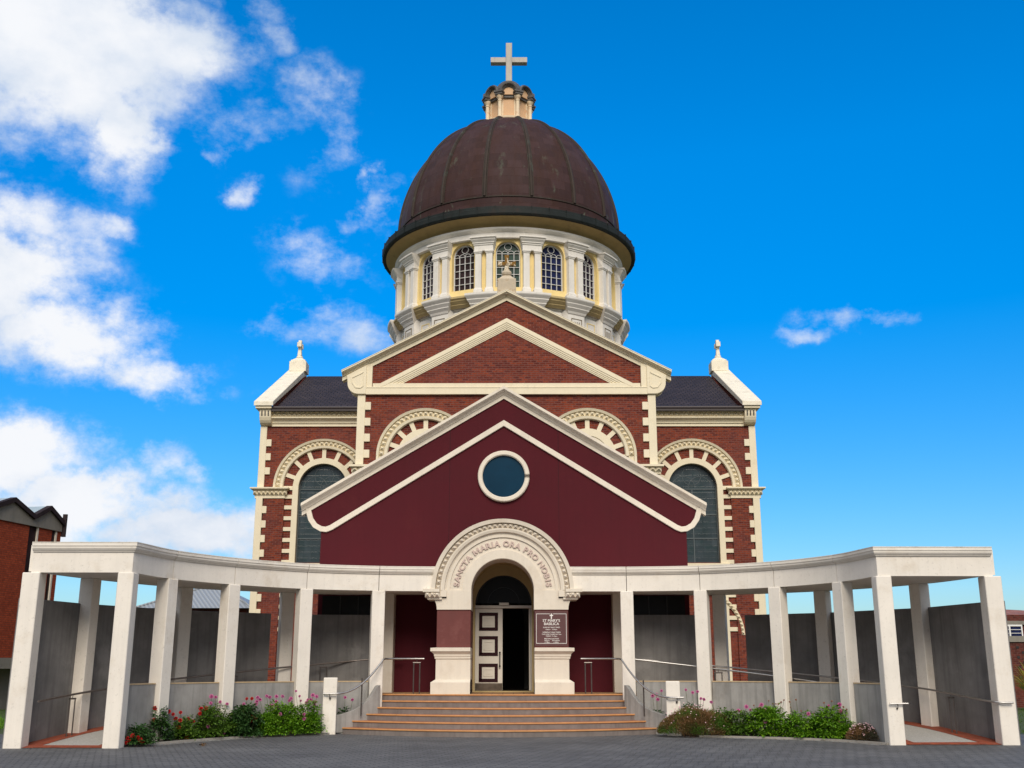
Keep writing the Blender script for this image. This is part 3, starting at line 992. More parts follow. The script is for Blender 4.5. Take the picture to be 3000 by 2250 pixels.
# ---- transepts
for s in (-1, 1):
    WX = s * 8.0
    WZ = 9.11
    mb = MB()
    xa, xb = sorted((s * 5.5, s * 10.75))
    wl, wr = WX - 1.25, WX + 1.25
    mb.wall_arch(wl, wr, 5.0, 10.6, WX, WZ, 1.06, 5.9, TY, TY + 0.45)
    mb.box(xa, wl, TY, TY + 0.45, 0, 11.9)
    mb.box(wr, xb, TY, TY + 0.45, 0, 11.9)
    mb.box(wl, wr, TY, TY + 0.45, 10.6, 11.9)
    mb.box(wl, wr, TY, TY + 0.45, 0, 5.0)
    mb.build('transept_wall', M['brick'], bas)
    # end gable wall (faces sideways)
    mb = MB()
    mb.prism_x([(TY + 0.45, 0), (57.55, 0), (57.55, 12.5), (52, 15.75), (TY + 0.45, 12.5)], s * 10.2, s * 10.75)
    mb.build('transept_gable', M['brick'], bas)
    # roof
    mb = MB()
    rs = (15.75 - 12.62) / (52 - 45.62)
    mb.prism_x([(45.62, 12.62), (52, 15.75), (58.4, 12.62), (58.4, 12.45), (52, 15.55), (45.62, 12.45)], s * 4.6, s * 10.10)
    mb.build('transept_roof', M['slate'], bas)
    # gutter
    mb = MB()
    x0, x1 = sorted((s * 5.74, s * 10.33))
    mb.tube([(x0, 45.55, 12.56), (x1, 45.55, 12.56)], 0.085, 8)
    mb.box(x0, x1, 45.50, 45.72, 12.42, 12.50)
    gt = mb.build('gutter', M['dark_gutter'], bas)
    mb = MB()
    mb.box(s * 5.74, s * 5.98, 45.42, 45.70, 12.30, 12.58)
    mb.frustum(s * 5.80 - 0.06, s * 5.80 + 0.06, 45.5, 45.62, 12.05, min(s * 5.74, s * 5.98), max(s * 5.74, s * 5.98), 45.42, 45.70, 12.30)
    mb.tube([(s * 5.82, 45.6, 12.1), (s * 5.80, 45.9, 11.7), (s * 5.80, 45.9, 4.5)], 0.05, 8)
    mb.build('rainwater_head', M['black'], gt)
    # eaves cornice
    mb = MB()
    x0, x1 = sorted((s * 5.5, s * 10.36))
    mb.box(x0, x1, 45.66, TY + 0.1, 12.40, 12.46)
    mb.box(x0, x1, 45.80, TY + 0.1, 12.20, 12.40)
    mb.studs_row(x0 + 0.03, x1 - 0.03, 12.30, 22, 45.80, 0.09, 0.13)
    rr = [(0.30, 12.20), (0.30, 12.15), (0.26, 12.12), (0.16, 12.05), (0.12, 11.98), (0.12, 11.95), (0.07, 11.95), (0.07, 11.82), (-0.1, 11.82), (-0.1, 12.20)]
    mb.rings([[(x, TY - p, z) for p, z in rr] for x in (x0, x1)])
    mb.build('eaves_cornice', M['cream'], bas)
    # end coping
    mb = MB()
    xo0, xo1 = s * 10.22, s * 11.06
    xa, xb = sorted((xo0, xo1))
    csl = (16.10 - 12.92) / (52 - 45.35)
    mb.prism_x([(45.35, 12.62), (45.35, 12.82), (51.9, 16.06), (58.6, 12.82), (58.6, 12.62), (51.9, 15.72)], xa, xb)
    mb.build('coping', M['cream_worn'], bas, bevel=0.015)
    # kneeler bracket with flutes
    mb = MB()
    mb.box(s * 10.30, s * 11.0, 45.42, TY + 0.3, 12.52, 12.66)
    cv = [(TY - 0.02, 11.84)] + [(TY - 0.10 - 0.36 * math.sin(a), 11.86 + 0.60 * (1 - math.cos(a))) for a in [i * PI / 2 / 6 for i in range(7)]] + [(45.52, 12.52), (TY + 0.2, 12.52), (TY + 0.2, 11.84)]
    mb.prism_x(cv, s * 10.34, s * 10.84)
    br = mb.build('kneeler', M['cream'], bas, bevel=0.01)
    mb = MB()
    for k in range(3):
        xc = s * (10.45 + 0.14 * k)
        cv2 = [(TY - 0.115 - 0.36 * math.sin(a), 11.98 + 0.46 * (1 - math.cos(a))) for a in [i * PI / 2 / 6 for i in range(7)]]
        rr = [[(xc - 0.028, y, z), (xc + 0.028, y, z), (xc + 0.028, y + 0.05, z), (xc - 0.028, y + 0.05, z)] for y, z in cv2]
        mb.rings(rr)
    mb.build('flute', M['lead'], br)
    # finial on the gable end
    mb = MB()
    xc = s * 10.55
    mb.box(xc - 0.42, xc + 0.42, 51.55, 52.35, 15.9, 16.42)
    mb.box(xc - 0.36, xc + 0.36, 51.60, 52.30, 16.42, 16.50)
    mb.frustum(xc - 0.34, xc + 0.34, 51.62, 52.28, 16.50, xc - 0.15, xc + 0.15, 51.82, 52.1, 16.66)
    mb.lathe([(0.14, 16.64), (0.17, 16.70), (0.14, 16.78), (0.09, 16.82)], xc, 51.95, 12)
    fb_ = mb.build('finial_base', M['cream_worn'], bas, bevel=0.012)
    mb = MB()
    mb.frustum(xc - 0.10, xc + 0.10, 51.83, 52.07, 16.80, xc - 0.075, xc + 0.075, 51.86, 52.04, 17.1)
    mb.box(xc - 0.08, xc + 0.08, 51.85, 52.05, 17.1, 17.6)
    for q in (-1, 1):
        mb.frustum(xc - 0.08, xc + 0.08, 51.95 + q * 0.1 - 0.1, 51.95 + q * 0.1 + 0.1, 17.25, xc - 0.08, xc + 0.08, 51.95 + q * 0.1 - 0.1, 51.95 + q * 0.1 + 0.1, 17.42)
        mb.box(xc - 0.11, xc + 0.11, 51.95 + q * 0.20 - 0.06, 51.95 + q * 0.20 + 0.10 , 17.22, 17.46)
    mb.build('cross', M['cream_worn'], fb_, bevel=0.012)
    # quoins, impost, lower pilaster
    quoin(s * 10.84, s * 10.55, s * 10.33, TY, 9.09, 11.82, M['cream'], bas, 11.24)
    quoin(s * 10.84, s * 10.55, s * 10.36, TY - 0.07, 0.0, 8.66, M['cream'], bas, 8.30)
    mb = MB()
    mb.box(s * 10.5, s * 9.62, TY - 0.10, TY + 0.05, 0, 8.66)
    mb.build('brick_pilaster', M['brick'], bas)
    mb = MB()
    mb.box(s * 11.08, s * 9.42, TY - 0.36, TY + 0.2, 9.03, 9.09)
    mb.box(s * 11.00, s * 9.48, TY - 0.24, TY + 0.2, 8.97, 9.03)
    mb.box(s * 10.95, s * 9.54, TY - 0.18, TY + 0.2, 8.78, 8.97)
    x0, x1 = sorted((s * 10.97, s * 9.50))
    mb.studs_row(x0, x1, 8.875, 8, TY - 0.18, 0.09, 0.13)
    mb.box(s * 10.90, s * 9.60, TY - 0.14, TY + 0.2, 8.64, 8.78)
    mb.build('impost', M['cream'], bas)
    # window dressings
    mb = arch_window(WX, WZ, 2.12, 1.70, 1.30, 1.05, 9.09, TY, 30, True, bas, 'transept')
    for q in (-1, 1):
        mb.box(WX + q * 1.05, WX + q * 1.30, TY - 0.07, TY + 0.15, 5.86, 9.11)
        z = 8.80
        while z > 3.2:
            mb.box(WX + q * 1.28, WX + q * 1.63, TY - 0.065, TY + 0.05, z - 0.17, z)
            z -= 0.465
        mb.box(WX + q * 1.05, WX + q * 1.30, TY - 0.07, TY + 0.15, 0, 5.70)
    mb.box(WX - 1.42, WX + 1.42, TY - 0.16, TY + 0.2, 5.70, 5.86)
    mb.build('window_surround', M['cream'], bas, bevel=0.008)
    # glazing
    mb = MB()
    mb.prism([(WX - 1.06, 5.86), (WX + 1.06, 5.86)] + [(WX + 1.06 * math.cos(a), WZ + 1.06 * math.sin(a)) for a in [PI * i / 24 for i in range(25)]], TY + 0.25, TY + 0.28)
    pane = mb.build('window', M['glass_trans'], bas)
    mb = MB()
    for z in (6.95, 7.98, 9.08):
        mb.box(WX - 1.05, WX + 1.05, TY + 0.21, TY + 0.25, z - 0.02, z + 0.02)
    mb.box(WX - 0.018, WX + 0.018, TY + 0.22, TY + 0.25, 5.9, 9.08)
    mb.arcband(WX, WZ, 1.01, 1.05, 0, PI, TY + 0.2, TY + 0.26, 24)
    for q in (-1, 1):
        mb.box(WX + q * 1.01, WX + q * 1.05, TY + 0.2, TY + 0.26, 5.86, 9.11)
        mb.arcband(WX + q * 0.36, WZ + 0.02, 0.50, 0.515, 0, PI, TY + 0.235, TY + 0.25, 20)
    mb.arcband(WX, WZ + 0.55, 0.40, 0.415, 0, 2 * PI, TY + 0.235, TY + 0.25, 24)
    for k in range(12):
        z = 5.95 + 0.255 * k
        mb.box(WX - 1.02, WX + 1.02, TY + 0.245, TY + 0.25, z - 0.003, z + 0.003)
    mb.build('glazing_bars', M['bar_grey'], pane)

# lower aisle arch seen behind the right colonnade
mb = MB()
mb.arcprof(8.0, 2.9, [(1.76, 0.0), (1.76, 0.09), (1.90, 0.14), (1.90, 0.0)], 0, PI, TY, 28)
mb.studs_arc(8.0, 2.9, 1.83, 0, PI, 34, TY - 0.1, 0.07, 0.06, 0.12)
mb.build('archivolt', M['cream'], bas)

# crossing block under the drum
mb = MB()
mb.box(-5.45, 5.45, 46.55, 57.45, 0, 15.0)
mb.build('crossing', M['brick'], bas)

# ---- finial and cross on the nave gable
mb = MB()
mb.box(-0.37, 0.37, 39.75, 40.45, 15.75, 16.42)
mb.frustum(-0.33, 0.33, 39.8, 40.4, 16.42, -0.14, 0.14, 39.97, 40.23, 16.62)
mb.lathe([(0.12, 16.58), (0.19, 16.66), (0.21, 16.74), (0.17, 16.82), (0.10, 16.86)], 0, 40.1, 14)
fb_ = mb.build('finial_base', M['lichen'], bas, bevel=0.03, segs=2)
mb = MB()
mb.xf = Matrix.Translation((0, 40.1, 0))
def flare(x0, z0, x1, z1, w0, w1, d=0.085):
    p0, p1 = Vector((x0, z0)), Vector((x1, z1))
    t = (p1 - p0).normalized(); nn_ = Vector((-t.y, t.x))
    mid = p0.lerp(p1, 0.6)
    pts = [p0 + nn_ * w0, mid + nn_ * w0, p1 + nn_ * w1, p1 - nn_ * w1, mid - nn_ * w0, p0 - nn_ * w0]
    mb.prism([(p.x, p.y) for p in pts], -d, d)
flare(0, 17.13, 0, 17.50, 0.075, 0.10)
flare(0, 17.13, 0, 16.84, 0.08, 0.115, 0.083)
flare(0, 17.13, 0.36, 17.13, 0.078, 0.115, 0.081)
flare(0, 17.13, -0.36, 17.13, 0.078, 0.115, 0.081)
mb.sphere((0, -0.02, 17.13), 0.12, 8, 6)
mb.build('cross', M['gold_lichen'], fb_, bevel=0.02)

# ---- drum : sixteen bays, one window facing the front
NB = 16
STEP = 2 * PI / NB
RW = 5.48
def drumM(phi):
    """local frame: x along the wall, -y outwards, z up, at angle phi (0 = front)"""
    return Matrix.Translation((0, CY, 0)) @ Matrix.Rotation(phi, 4, 'Z')

# lower stage core
mb = MB()
mb.lathe([(5.0, 14.6), (5.42, 14.6), (5.42, 17.55), (5.50, 17.6), (5.62, 17.75), (5.80, 17.9), (5.86, 18.0), (5.86, 18.06), (5.50, 18.10), (5.0, 18.1)], 0, CY, 96)
smooth_angle(mb.build('drum_base', M['white_stone'], bas), 30)
mb = MB()
mb.lathe([(5.60, 17.58), (5.74, 17.70), (5.74, 17.73), (5.88, 17.86), (5.88, 17.89), (5.96, 17.96), (5.96, 18.05), (5.5, 18.06), (5.5, 17.58)], 0, CY, 96)
smooth_angle(mb.build('drum_cornice', M['shaded_ochre'], bas), 25)  # yellow cornice coloured duller for the shade it lies in
# yellow wall in bays with real arched openings
hw = RW * math.tan(STEP / 2)
mb = MB()
for k in range(NB):
    mb.xf = drumM(k * STEP)
    mb.wall_arch(-hw, hw, 18.05, 21.0, 0, 20.22, 0.57, 18.50, -RW, -RW + 0.35)
mb.xf = None
mb.build('drum_wall', M['yellow'], bas)
# frieze, cove and rim
mb = MB()
mb.lathe([(5.50, 20.86), (5.70, 20.86), (5.70, 20.98), (5.66, 21.0), (5.66, 21.14), (5.76, 21.18), (5.84, 21.26), (5.84, 21.34), (5.4, 21.34), (5.4, 20.86)], 0, CY, 128)
smooth_angle(mb.build('frieze', M['white_stone'], bas), 25)
mb = MB()
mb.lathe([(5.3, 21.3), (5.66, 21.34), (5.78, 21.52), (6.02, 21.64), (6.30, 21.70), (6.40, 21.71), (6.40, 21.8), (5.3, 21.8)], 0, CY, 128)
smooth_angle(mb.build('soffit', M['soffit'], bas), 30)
mb = MB()
mb.lathe([(6.30, 21.69), (6.46, 21.69), (6.50, 21.76), (6.50, 21.97), (6.47, 22.0), (6.47, 22.10), (6.40, 22.14), (5.72, 22.32), (5.4, 22.32), (5.4, 21.75)], 0, CY, 160)
for k in range(48):
    mb.xf = drumM(k * 2 * PI / 48 + 0.04)
    mb.box(-0.012, 0.012, -6.515, -6.40, 21.72, 22.13)
mb.xf = None
rim = smooth_angle(mb.build('rim_gutter', M['patina'], bas), 25)

# pilasters in pairs
mb = MB()
mb.xf = Matrix.Translation((0, CY, 0))
yo = -5.76
mb.box(-0.145, 0.145, yo, -5.40, 18.42, 20.14)
mb.box(-0.20, 0.20, yo - 0.05, -5.40, 18.08, 18.34)
mb.frustum(-0.20, 0.20, yo - 0.05, -5.40, 18.34, -0.145, 0.145, yo, -5.40, 18.44)
mb.box(-0.175, 0.175, yo - 0.03, -5.40, 20.10, 20.16)
mb.box(-0.205, 0.205, yo - 0.06, -5.40, 20.16, 20.24)
pil = mb.build('pilaster', M['white_stone'], bas, bevel=0.01)
first = True
dphi = 0.262 / 5.7
for k in range(NB):
    for q in (-1, 1):
        a = (k + 0.5) * STEP + q * dphi
        if first:
            pil.rotation_euler = (0, 0, a); first = False
        else:
            inst(pil, rotz=a)
# entablature blocks over the pairs
def curved_block(prof, half, n=6, ext=None):
    """profile [(radius, z, extra half width)] swept over an angular block centred on the front"""
    mbb = MB()
    mbb.xf = Matrix.Translation((0, CY, 0))
    rs = []
    for i in range(n + 1):
        t = -1 + 2 * i / n
        r_ = []
        for (r, z, e) in prof:
            a = t * (half + e) / r
            r_.append((r * math.sin(a), -r * math.cos(a), z))
        rs.append(r_)
    mbb.rings(rs)
    return mbb
mb = curved_block([(5.40, 20.23, 0), (5.78, 20.23, 0), (5.78, 20.48, 0), (5.82, 20.50, 0.03), (5.82, 20.55, 0.03), (5.87, 20.58, 0.07), (5.87, 20.62, 0.07), (5.96, 20.72, 0.13), (5.96, 20.76, 0.13), (6.03, 20.80, 0.18), (6.03, 20.87, 0.18), (5.40, 20.90, 0.10)], 0.45)
blk = mb.build('entablature_block', M['white_stone'], bas)
blk.rotation_euler = (0, 0, STEP / 2)
for k in range(1, NB):
    inst(blk, rotz=(k + 0.5) * STEP)
# pedestals with flared cornice
mb = curved_block([(5.30, 15.0, 0), (5.72, 15.0, 0), (5.72, 17.36, 0), (5.76, 17.40, 0.03), (5.80, 17.50, 0.07), (5.90, 17.62, 0.16), (5.90, 17.66, 0.16), (6.00, 17.80, 0.26), (6.00, 17.84, 0.26), (6.10, 17.96, 0.34), (6.12, 18.00, 0.35), (6.12, 18.09, 0.35), (5.30, 18.10, 0.2)], 0.47)
ped = mb.build('pedestal', M['white_stone'], bas)
ped.rotation_euler = (0, 0, STEP / 2)
mb = MB()
mb.xf = Matrix.Translation((0, CY, 0))
for x0, x1, z0, z1 in ((-0.30, 0.30, 17.16, 17.19), (-0.30, -0.27, 16.2, 17.16), (0.27, 0.30, 16.2, 17.16)):
    mb.box(x0, x1, -5.735, -5.71, z0, z1)
for x in (-0.15, -0.05, 0.05, 0.15):
    mb.box(x - 0.022, x + 0.022, -5.725, -5.70, 16.3, 17.04)
vent = mb.build('vent', M['vent'], ped)
ORG[vent.name] = ORG[ped.name]
for k in range(1, NB):
    c = inst(ped, rotz=(k + 0.5) * STEP)
    v2 = inst(vent, parent=c)
# sunk panels between the pedestals
mb = MB()
mb.xf = Matrix.Translation((0, CY, 0))
mb.box(-0.40, 0.40, -5.50, -5.40, 16.0, 17.42)
pan = mb.build('panel', M['white_stone'], bas)
mb = MB()
mb.xf = Matrix.Translation((0, CY, 0))
mb.ribbon([(-0.26, 16.0), (-0.26, 17.2), (0.26, 17.2), (0.26, 16.0)], 0.02, -5.515, -5.49)
pf = mb.build('panel_frame', M['yellow'], pan)
for k in range(1, NB):
    c = inst(pan, rotz=k * STEP)
    inst(pf, parent=c)

# drum windows
mb = MB()
mb.xf = Matrix.Translation((0, CY, 0))
ya, yb = -RW + 0.20, -RW + 0.26
GW, GS, GZ = 0.555, 18.52, 20.22
mb.arcband(0, GZ, GW - 0.035, GW, 0, PI, ya - 0.02, yb, 20)
for q in (-1, 1):
    mb.box(q * (GW - 0.035), q * GW, ya - 0.02, yb, GS, GZ)
mb.box(-GW, GW, ya - 0.02, yb, GS, GS + 0.03)
for x in (-0.2775, 0.0, 0.2775):
    mb.box(x - 0.011, x + 0.011, ya, yb, GS, GZ)
for i in range(1, 6):
    z = GS + (GZ - GS) * i / 5.0
    mb.box(-GW, GW, ya + 0.005, yb, z - 0.009, z + 0.009)
for x in (-0.41625, -0.13875, 0.13875, 0.41625):
    mb.arcband(x, GZ, 0.13, 0.146, 0, PI, ya, yb, 14)
mb.arcband(0, GZ + 0.345, 0.158, 0.176, 0, 2 * PI, ya, yb, 20)
win = mb.build('window', M['muntin'], bas)
gl = {}
for key in ('glass_green', 'glass_blue', 'glass_brown', 'glass_purple'):
    pass
def pane_mesh(key, parent):
    m2 = MB()
    m2.xf = Matrix.Translation((0, CY, 0))
    m2.prism([(-GW, GS), (GW, GS)] + [(GW * math.cos(a), GZ + GW * math.sin(a)) for a in [PI * i / 20 for i in range(21)]], yb + 0.01, yb + 0.03)
    return m2.build('pane', M[key], parent)
order = ['glass_green', 'glass_blue', 'glass_purple', 'glass_brown', 'glass_green', 'glass_blue', 'glass_purple', 'glass_brown', 'glass_green', 'glass_blue', 'glass_purple', 'glass_brown', 'glass_purple', 'glass_brown', 'glass_purple', 'glass_brown']
proto = {}
for k in range(NB):
    c = win if k == 0 else inst(win, rotz=k * STEP)
    key = order[k]
    if key in proto:
        inst(proto[key], parent=c)
    else:
        ORG[c.name] = ORG[bas.name]
        proto[key] = pane_mesh(key, c)

# ---- dome
prof = [(5.70, 22.20), (5.66, 22.30), (5.66, 22.65), (5.66, 23.0)]
for i in range(1, 41):
    t = i / 40.0
    z = 23.0 + 6.4 * t
    r = 5.66 * (max(0.0, 1 - t ** 1.8)) ** (1 / 2.2)
    if r < 1.1: break
    prof.append((r, z))
prof.append((1.05, 29.36))
mb = MB()
mb.lathe(prof, 0, CY, 128, uv=True)
dome = mb.build('dome', M['copper'], bas, smooth=True, recalc=False)
mb = MB()
mb.xf = Matrix.Translation((0, CY, 0))
pth = [(0.0, -(r + 0.02), z) for r, z in prof[3:-1]]
mb.tube(pth, 0.085, 8)
# flat seat beside the roll
rs = []
for r, z in prof[3:-1]:
    rs.append([(-0.12, -(r + 0.022), z), (0.12, -(r + 0.022), z), (0.12, -(r - 0.1), z), (-0.12, -(r - 0.1), z)])
mb.rings(rs)
rib = smooth_angle(mb.build('dome_rib', M['rib_copper'], bas), 40)
rib.rotation_euler = (0, 0, STEP / 2)
for k in range(1, NB):
    inst(rib, rotz=(k + 0.5) * STEP)
mb = MB()
mb.lathe([(5.60, 22.92), (5.70, 22.94), (5.70, 23.0), (5.60, 23.03)], 0, CY, 128)
smooth_angle(mb.build('dome_band', M['rib_copper'], bas), 30)

# ---- lantern
mb = MB()
mb.lathe([(0.5, 29.2), (1.50, 29.2), (1.42, 29.36), (1.20, 29.42), (0.5, 29.42)], 0, CY, 48)
smooth_angle(mb.build('lantern_apron', M['rib_copper'], bas), 30)
mb = MB()
mb.lathe([(0.4, 29.40), (1.34, 29.40), (1.36, 29.46), (1.36, 29.53), (1.28, 29.57), (0.4, 29.57)], 0, CY, 48)
smooth_angle(mb.build('lantern_ledge', M['lantern_col'], bas), 30)
mb = MB()
oct_ = [(0.98 / math.cos(PI / 8) * math.sin(PI / 8 + k * PI / 4), CY - 0.98 / math.cos(PI / 8) * math.cos(PI / 8 + k * PI / 4)) for k in range(8)]
mb.prism_z(oct_, 29.5, 31.02)
core = mb.build('lantern_core', M['peach'], bas)
mb = MB()
for k in range(8):
    mb.xf = drumM(k * PI / 4)
    for q in (-1, 1):
        mb.box(q * 0.28, q * 0.405, -1.02, -0.9, 29.57, 30.72)
mb.build('corner_strip', M['lantern_col'], core)
mb = MB()
for k in range(8):
    mb.xf = drumM(k * PI / 4)
    mb.box(-0.44, 0.44, -1.09, -0.9, 30.72, 30.88)
mb.build('lantern_band', M['lead'], core)
mb = MB()
mb.xf = Matrix.Translation((0, CY, 0))
mb.lathe([(0.13, 29.55), (0.13, 29.62), (0.10, 29.66), (0.10, 30.48), (0.12, 30.49), (0.12, 30.53), (0.10, 30.55), (0.12, 30.62), (0.19, 30.72), (0.19, 30.78)], 0, -1.22, 14)
col = smooth_angle(mb.build('lantern_column', M['lantern_col'], bas), 40)
mb = MB()
mb.xf = Matrix.Translation((0, CY, 0))
mb.box(-0.21, 0.21, -1.44, -0.9, 30.78, 30.90)
mb.box(-0.25, 0.25, -1.48, -0.9, 30.90, 31.02)
ab = mb.build('abacus', M['lead'], col, bevel=0.015)
ORG[ab.name] = ORG[col.name]
col.rotation_euler = (0, 0, PI / 8)
for k in range(1, 8):
    c = inst(col, rotz=PI / 8 + k * PI / 4)
    inst(ab, parent=c)
mb = MB()
mb.xf = Matrix.Translation((0, CY, 0))
mb.arcprof(0, 31.02, [(0.275, 0.0), (0.275, 0.36), (0.32, 0.38), (0.33, 0.42), (0.37, 0.44), (0.38, 0.50), (0.44, 0.52), (0.49, 0.44), (0.49, 0.0)], 0, PI, -0.86, 20)
hood = mb.build('arched_hood', M['lead'], bas)
mb = MB()
mb.xf = Matrix.Translation((0, CY, 0))
mb.prism([(0.30 * math.cos(a), 31.02 + 0.30 * math.sin(a)) for a in [PI * i / 14 for i in range(15)]] + [(-0.30, 30.86), (0.30, 30.86)], -1.16, -0.9)
niche = mb.build('niche', M['peach'], hood)
for k in range(1, 8):
    c = inst(hood, rotz=k * PI / 4)
    inst(niche, parent=c)
mb = MB()
mb.lathe([(0.2, 31.0), (1.06, 31.0), (1.10, 31.12), (1.04, 31.4), (0.86, 31.62), (0.72, 31.74), (0.62, 31.92), (0.50, 32.06), (0.30, 32.14), (0.05, 32.16)], 0, CY, 48)
smooth_angle(mb.build('lantern_cap', M['lead'], bas), 30)
mb = MB()
mb.box(-0.165, 0.165, CY - 0.19, CY + 0.19, 32.0, 34.55)
mb.box(-0.99, -0.165, CY - 0.185, CY + 0.185, 33.36, 33.67)
mb.box(0.165, 0.99, CY - 0.185, CY + 0.185, 33.36, 33.67)
mb.build('cross', M['cross_stone'], bas, bevel=0.015)
#@@PART3
# ================================================================== entrance porch
PY = 31.0
por = thing('entrance_porch', 'maroon gabled entrance porch with round window and lettered cream arch', 'church porch', (0, 31, 0))
PS = (9.72 - 6.22) / 5.90
mb = MB()
# gable above the colonnade (outline includes the curved eaves)
cur = [(5.27 + 0.44 * math.sin(a), 6.0 - 0.53 * math.cos(a)) for a in [i * PI / 2 / 8 for i in range(9)]]
right = [(5.27, 4.3)] + cur + [(5.72, 6.02)]
pts = right + [(0, 9.42)] + [(-x, z) for x, z in reversed(right)]
mb.prism(pts, PY, PY + 0.35)
mb.box(-5.27, -1.25, PY, PY + 0.35, 0, 4.3)
mb.box(1.25, 5.27, PY, PY + 0.35, 0, 4.3)
for s in (-1, 1):
    mb.box(s * 5.27, s * 4.95, PY + 0.35, 39.9, 0, 6.0)
mb.build('porch_wall', M['maroon'], por)
mb = MB()
for x in (-1.58, 1.60):
    mb.box(x - 0.006, x + 0.006, PY - 0.003, PY + 0.01, 4.35, 8.45)
mb.build('panel_joint', M['door_maroon'], por)
mb = MB()
mb.prism([(-5.75, 5.98), (0, 9.40), (5.75, 5.98), (5.75, 6.12), (0, 9.56), (-5.75, 6.12)], PY + 0.3, 40.0)
mb.build('roof', M['slate'], por)
mb = MB()
prof = [(0.27, 0.0), (0.27, -0.085), (0.245, -0.09), (0.24, -0.105), (0.20, -0.125), (0.14, -0.15), (0.10, -0.185), (0.09, -0.205), (0.05, -0.21), (0.05, -0.335), (-0.2, -0.335), (-0.2, 0.0)]
PS2 = (9.665 - 6.18) / 5.845
mb.chevron(5.845, 9.665, PS2, prof, PY)
mb.build('gable_cornice', M['putty'], por)
mb = MB()
right = [(0, 8.585), (4.98, 5.50), (5.12, 5.445), (5.27, 5.46), (5.45, 5.56), (5.58, 5.74), (5.645, 5.95), (5.66, 6.06)]
mb.ribbon([(-x, z) for x, z in reversed(right)] + right[1:], 0.075, PY - 0.07, PY + 0.01)
mb.build('gable_band', M['putty'], por, bevel=0.008)
# round window
mb = MB()
mb.arcprof(0.0, 6.99, [(0.615, 0.0), (0.615, 0.10), (0.64, 0.13), (0.73, 0.13), (0.755, 0.10), (0.755, 0.0)], 0, 2 * PI, PY, 56)
rw = smooth_angle(mb.build('round_window', M['putty'], por), 30)
mb = MB()
mb.prism([(0.62 * math.cos(2 * PI * i / 48), 6.99 + 0.62 * math.sin(2 * PI * i / 48)) for i in range(48)], PY - 0.03, PY - 0.01)
mb.build('pane', M['glass_oculus'], rw)
# dark ribbon windows of the side bays
for s in (-1, 1):
    mb = MB()
    mb.box(s * 5.14, s * 3.6, PY - 0.02, PY, 2.2, 3.56)
    rwn = mb.build('window', M['glass_black'], por)
    mb = MB()
    for x in (4.63, 4.12):
        mb.box(s * x - 0.012, s * x + 0.012, PY - 0.03, PY - 0.02, 2.2, 3.56)
    mb.build('glazing_bar', M['black'], rwn)
# cream pilasters beside the steps
for s in (-1, 1):
    mb = MB()
    mb.box(s * 3.55, s * 3.05, PY - 0.50, PY, 0.5, 3.62)
    mb.build('pilaster', M['putty'], por, bevel=0.012)
# door wall with arched opening
mb = MB()
mb.wall_arch(-1.25, 1.25, 0.5, 4.60, 0.0, 3.34, 0.80, 0.96, PY - 0.02, PY + 0.36, 28)
mb.build('door_surround', M['shaded_ochre'], por)  # cream wall coloured darker for the shade inside the arch
mb = MB()
mb.arcband(0, 3.57, 0.86, 1.0, 0, PI, 29.86, PY, 32)
for s in (-1, 1):
    ms = MB()
    ms.box(s * 0.86, s * 1.0, 29.86, PY - 0.02, 0.9, 3.57)
    ms.build('porch_jamb', M['maroon_pier'], por)
mb.build('porch_vault', M['shaded_ochre'], por)  # same darkened colour carries the shade of the vault
# vestibule
mb = MB()
mb.box(-2.5, 2.5, 36.0, 36.1, 0.5, 5.0)
mb.box(-2.6, -2.5, PY + 0.4, 36.1, 0.5, 5.0)
mb.box(2.5, 2.6, PY + 0.4, 36.1, 0.5, 5.0)
mb.box(-2.6, 2.6, PY + 0.4, 36.1, 4.9, 5.0)
mb.box(-2.6, 2.6, PY + 0.4, 36.1, 0.80, 0.93)
ves = mb.build('vestibule', M['interior'], por)
mb = MB()
mb.arcband(0, 3.15, 0.62, 0.90, 0, PI, 35.7, 35.98, 20)
for s in (-1, 1):
    mb.box(s * 0.62, s * 0.90, 35.7, 35.98, 0.93, 3.15)
mb.build('inner_arch', M['fascia_concrete'], ves)
# fanlight
mb = MB()
mb.prism([(0.80 * math.cos(a), 3.36 + 0.78 * math.sin(a)) for a in [PI * i / 24 for i in range(25)]], PY + 0.14, PY + 0.16)
fan = mb.build('fanlight', M['glass_black'], por)
mb = MB()
mb.arcband(0, 3.36, 0.755, 0.80, 0, PI, PY + 0.10, PY + 0.15, 24)
mb.arcband(0, 3.36, 0.44, 0.455, 0, PI, PY + 0.12, PY + 0.14, 24)
mb.build('fanlight_frame', M['black'], fan)
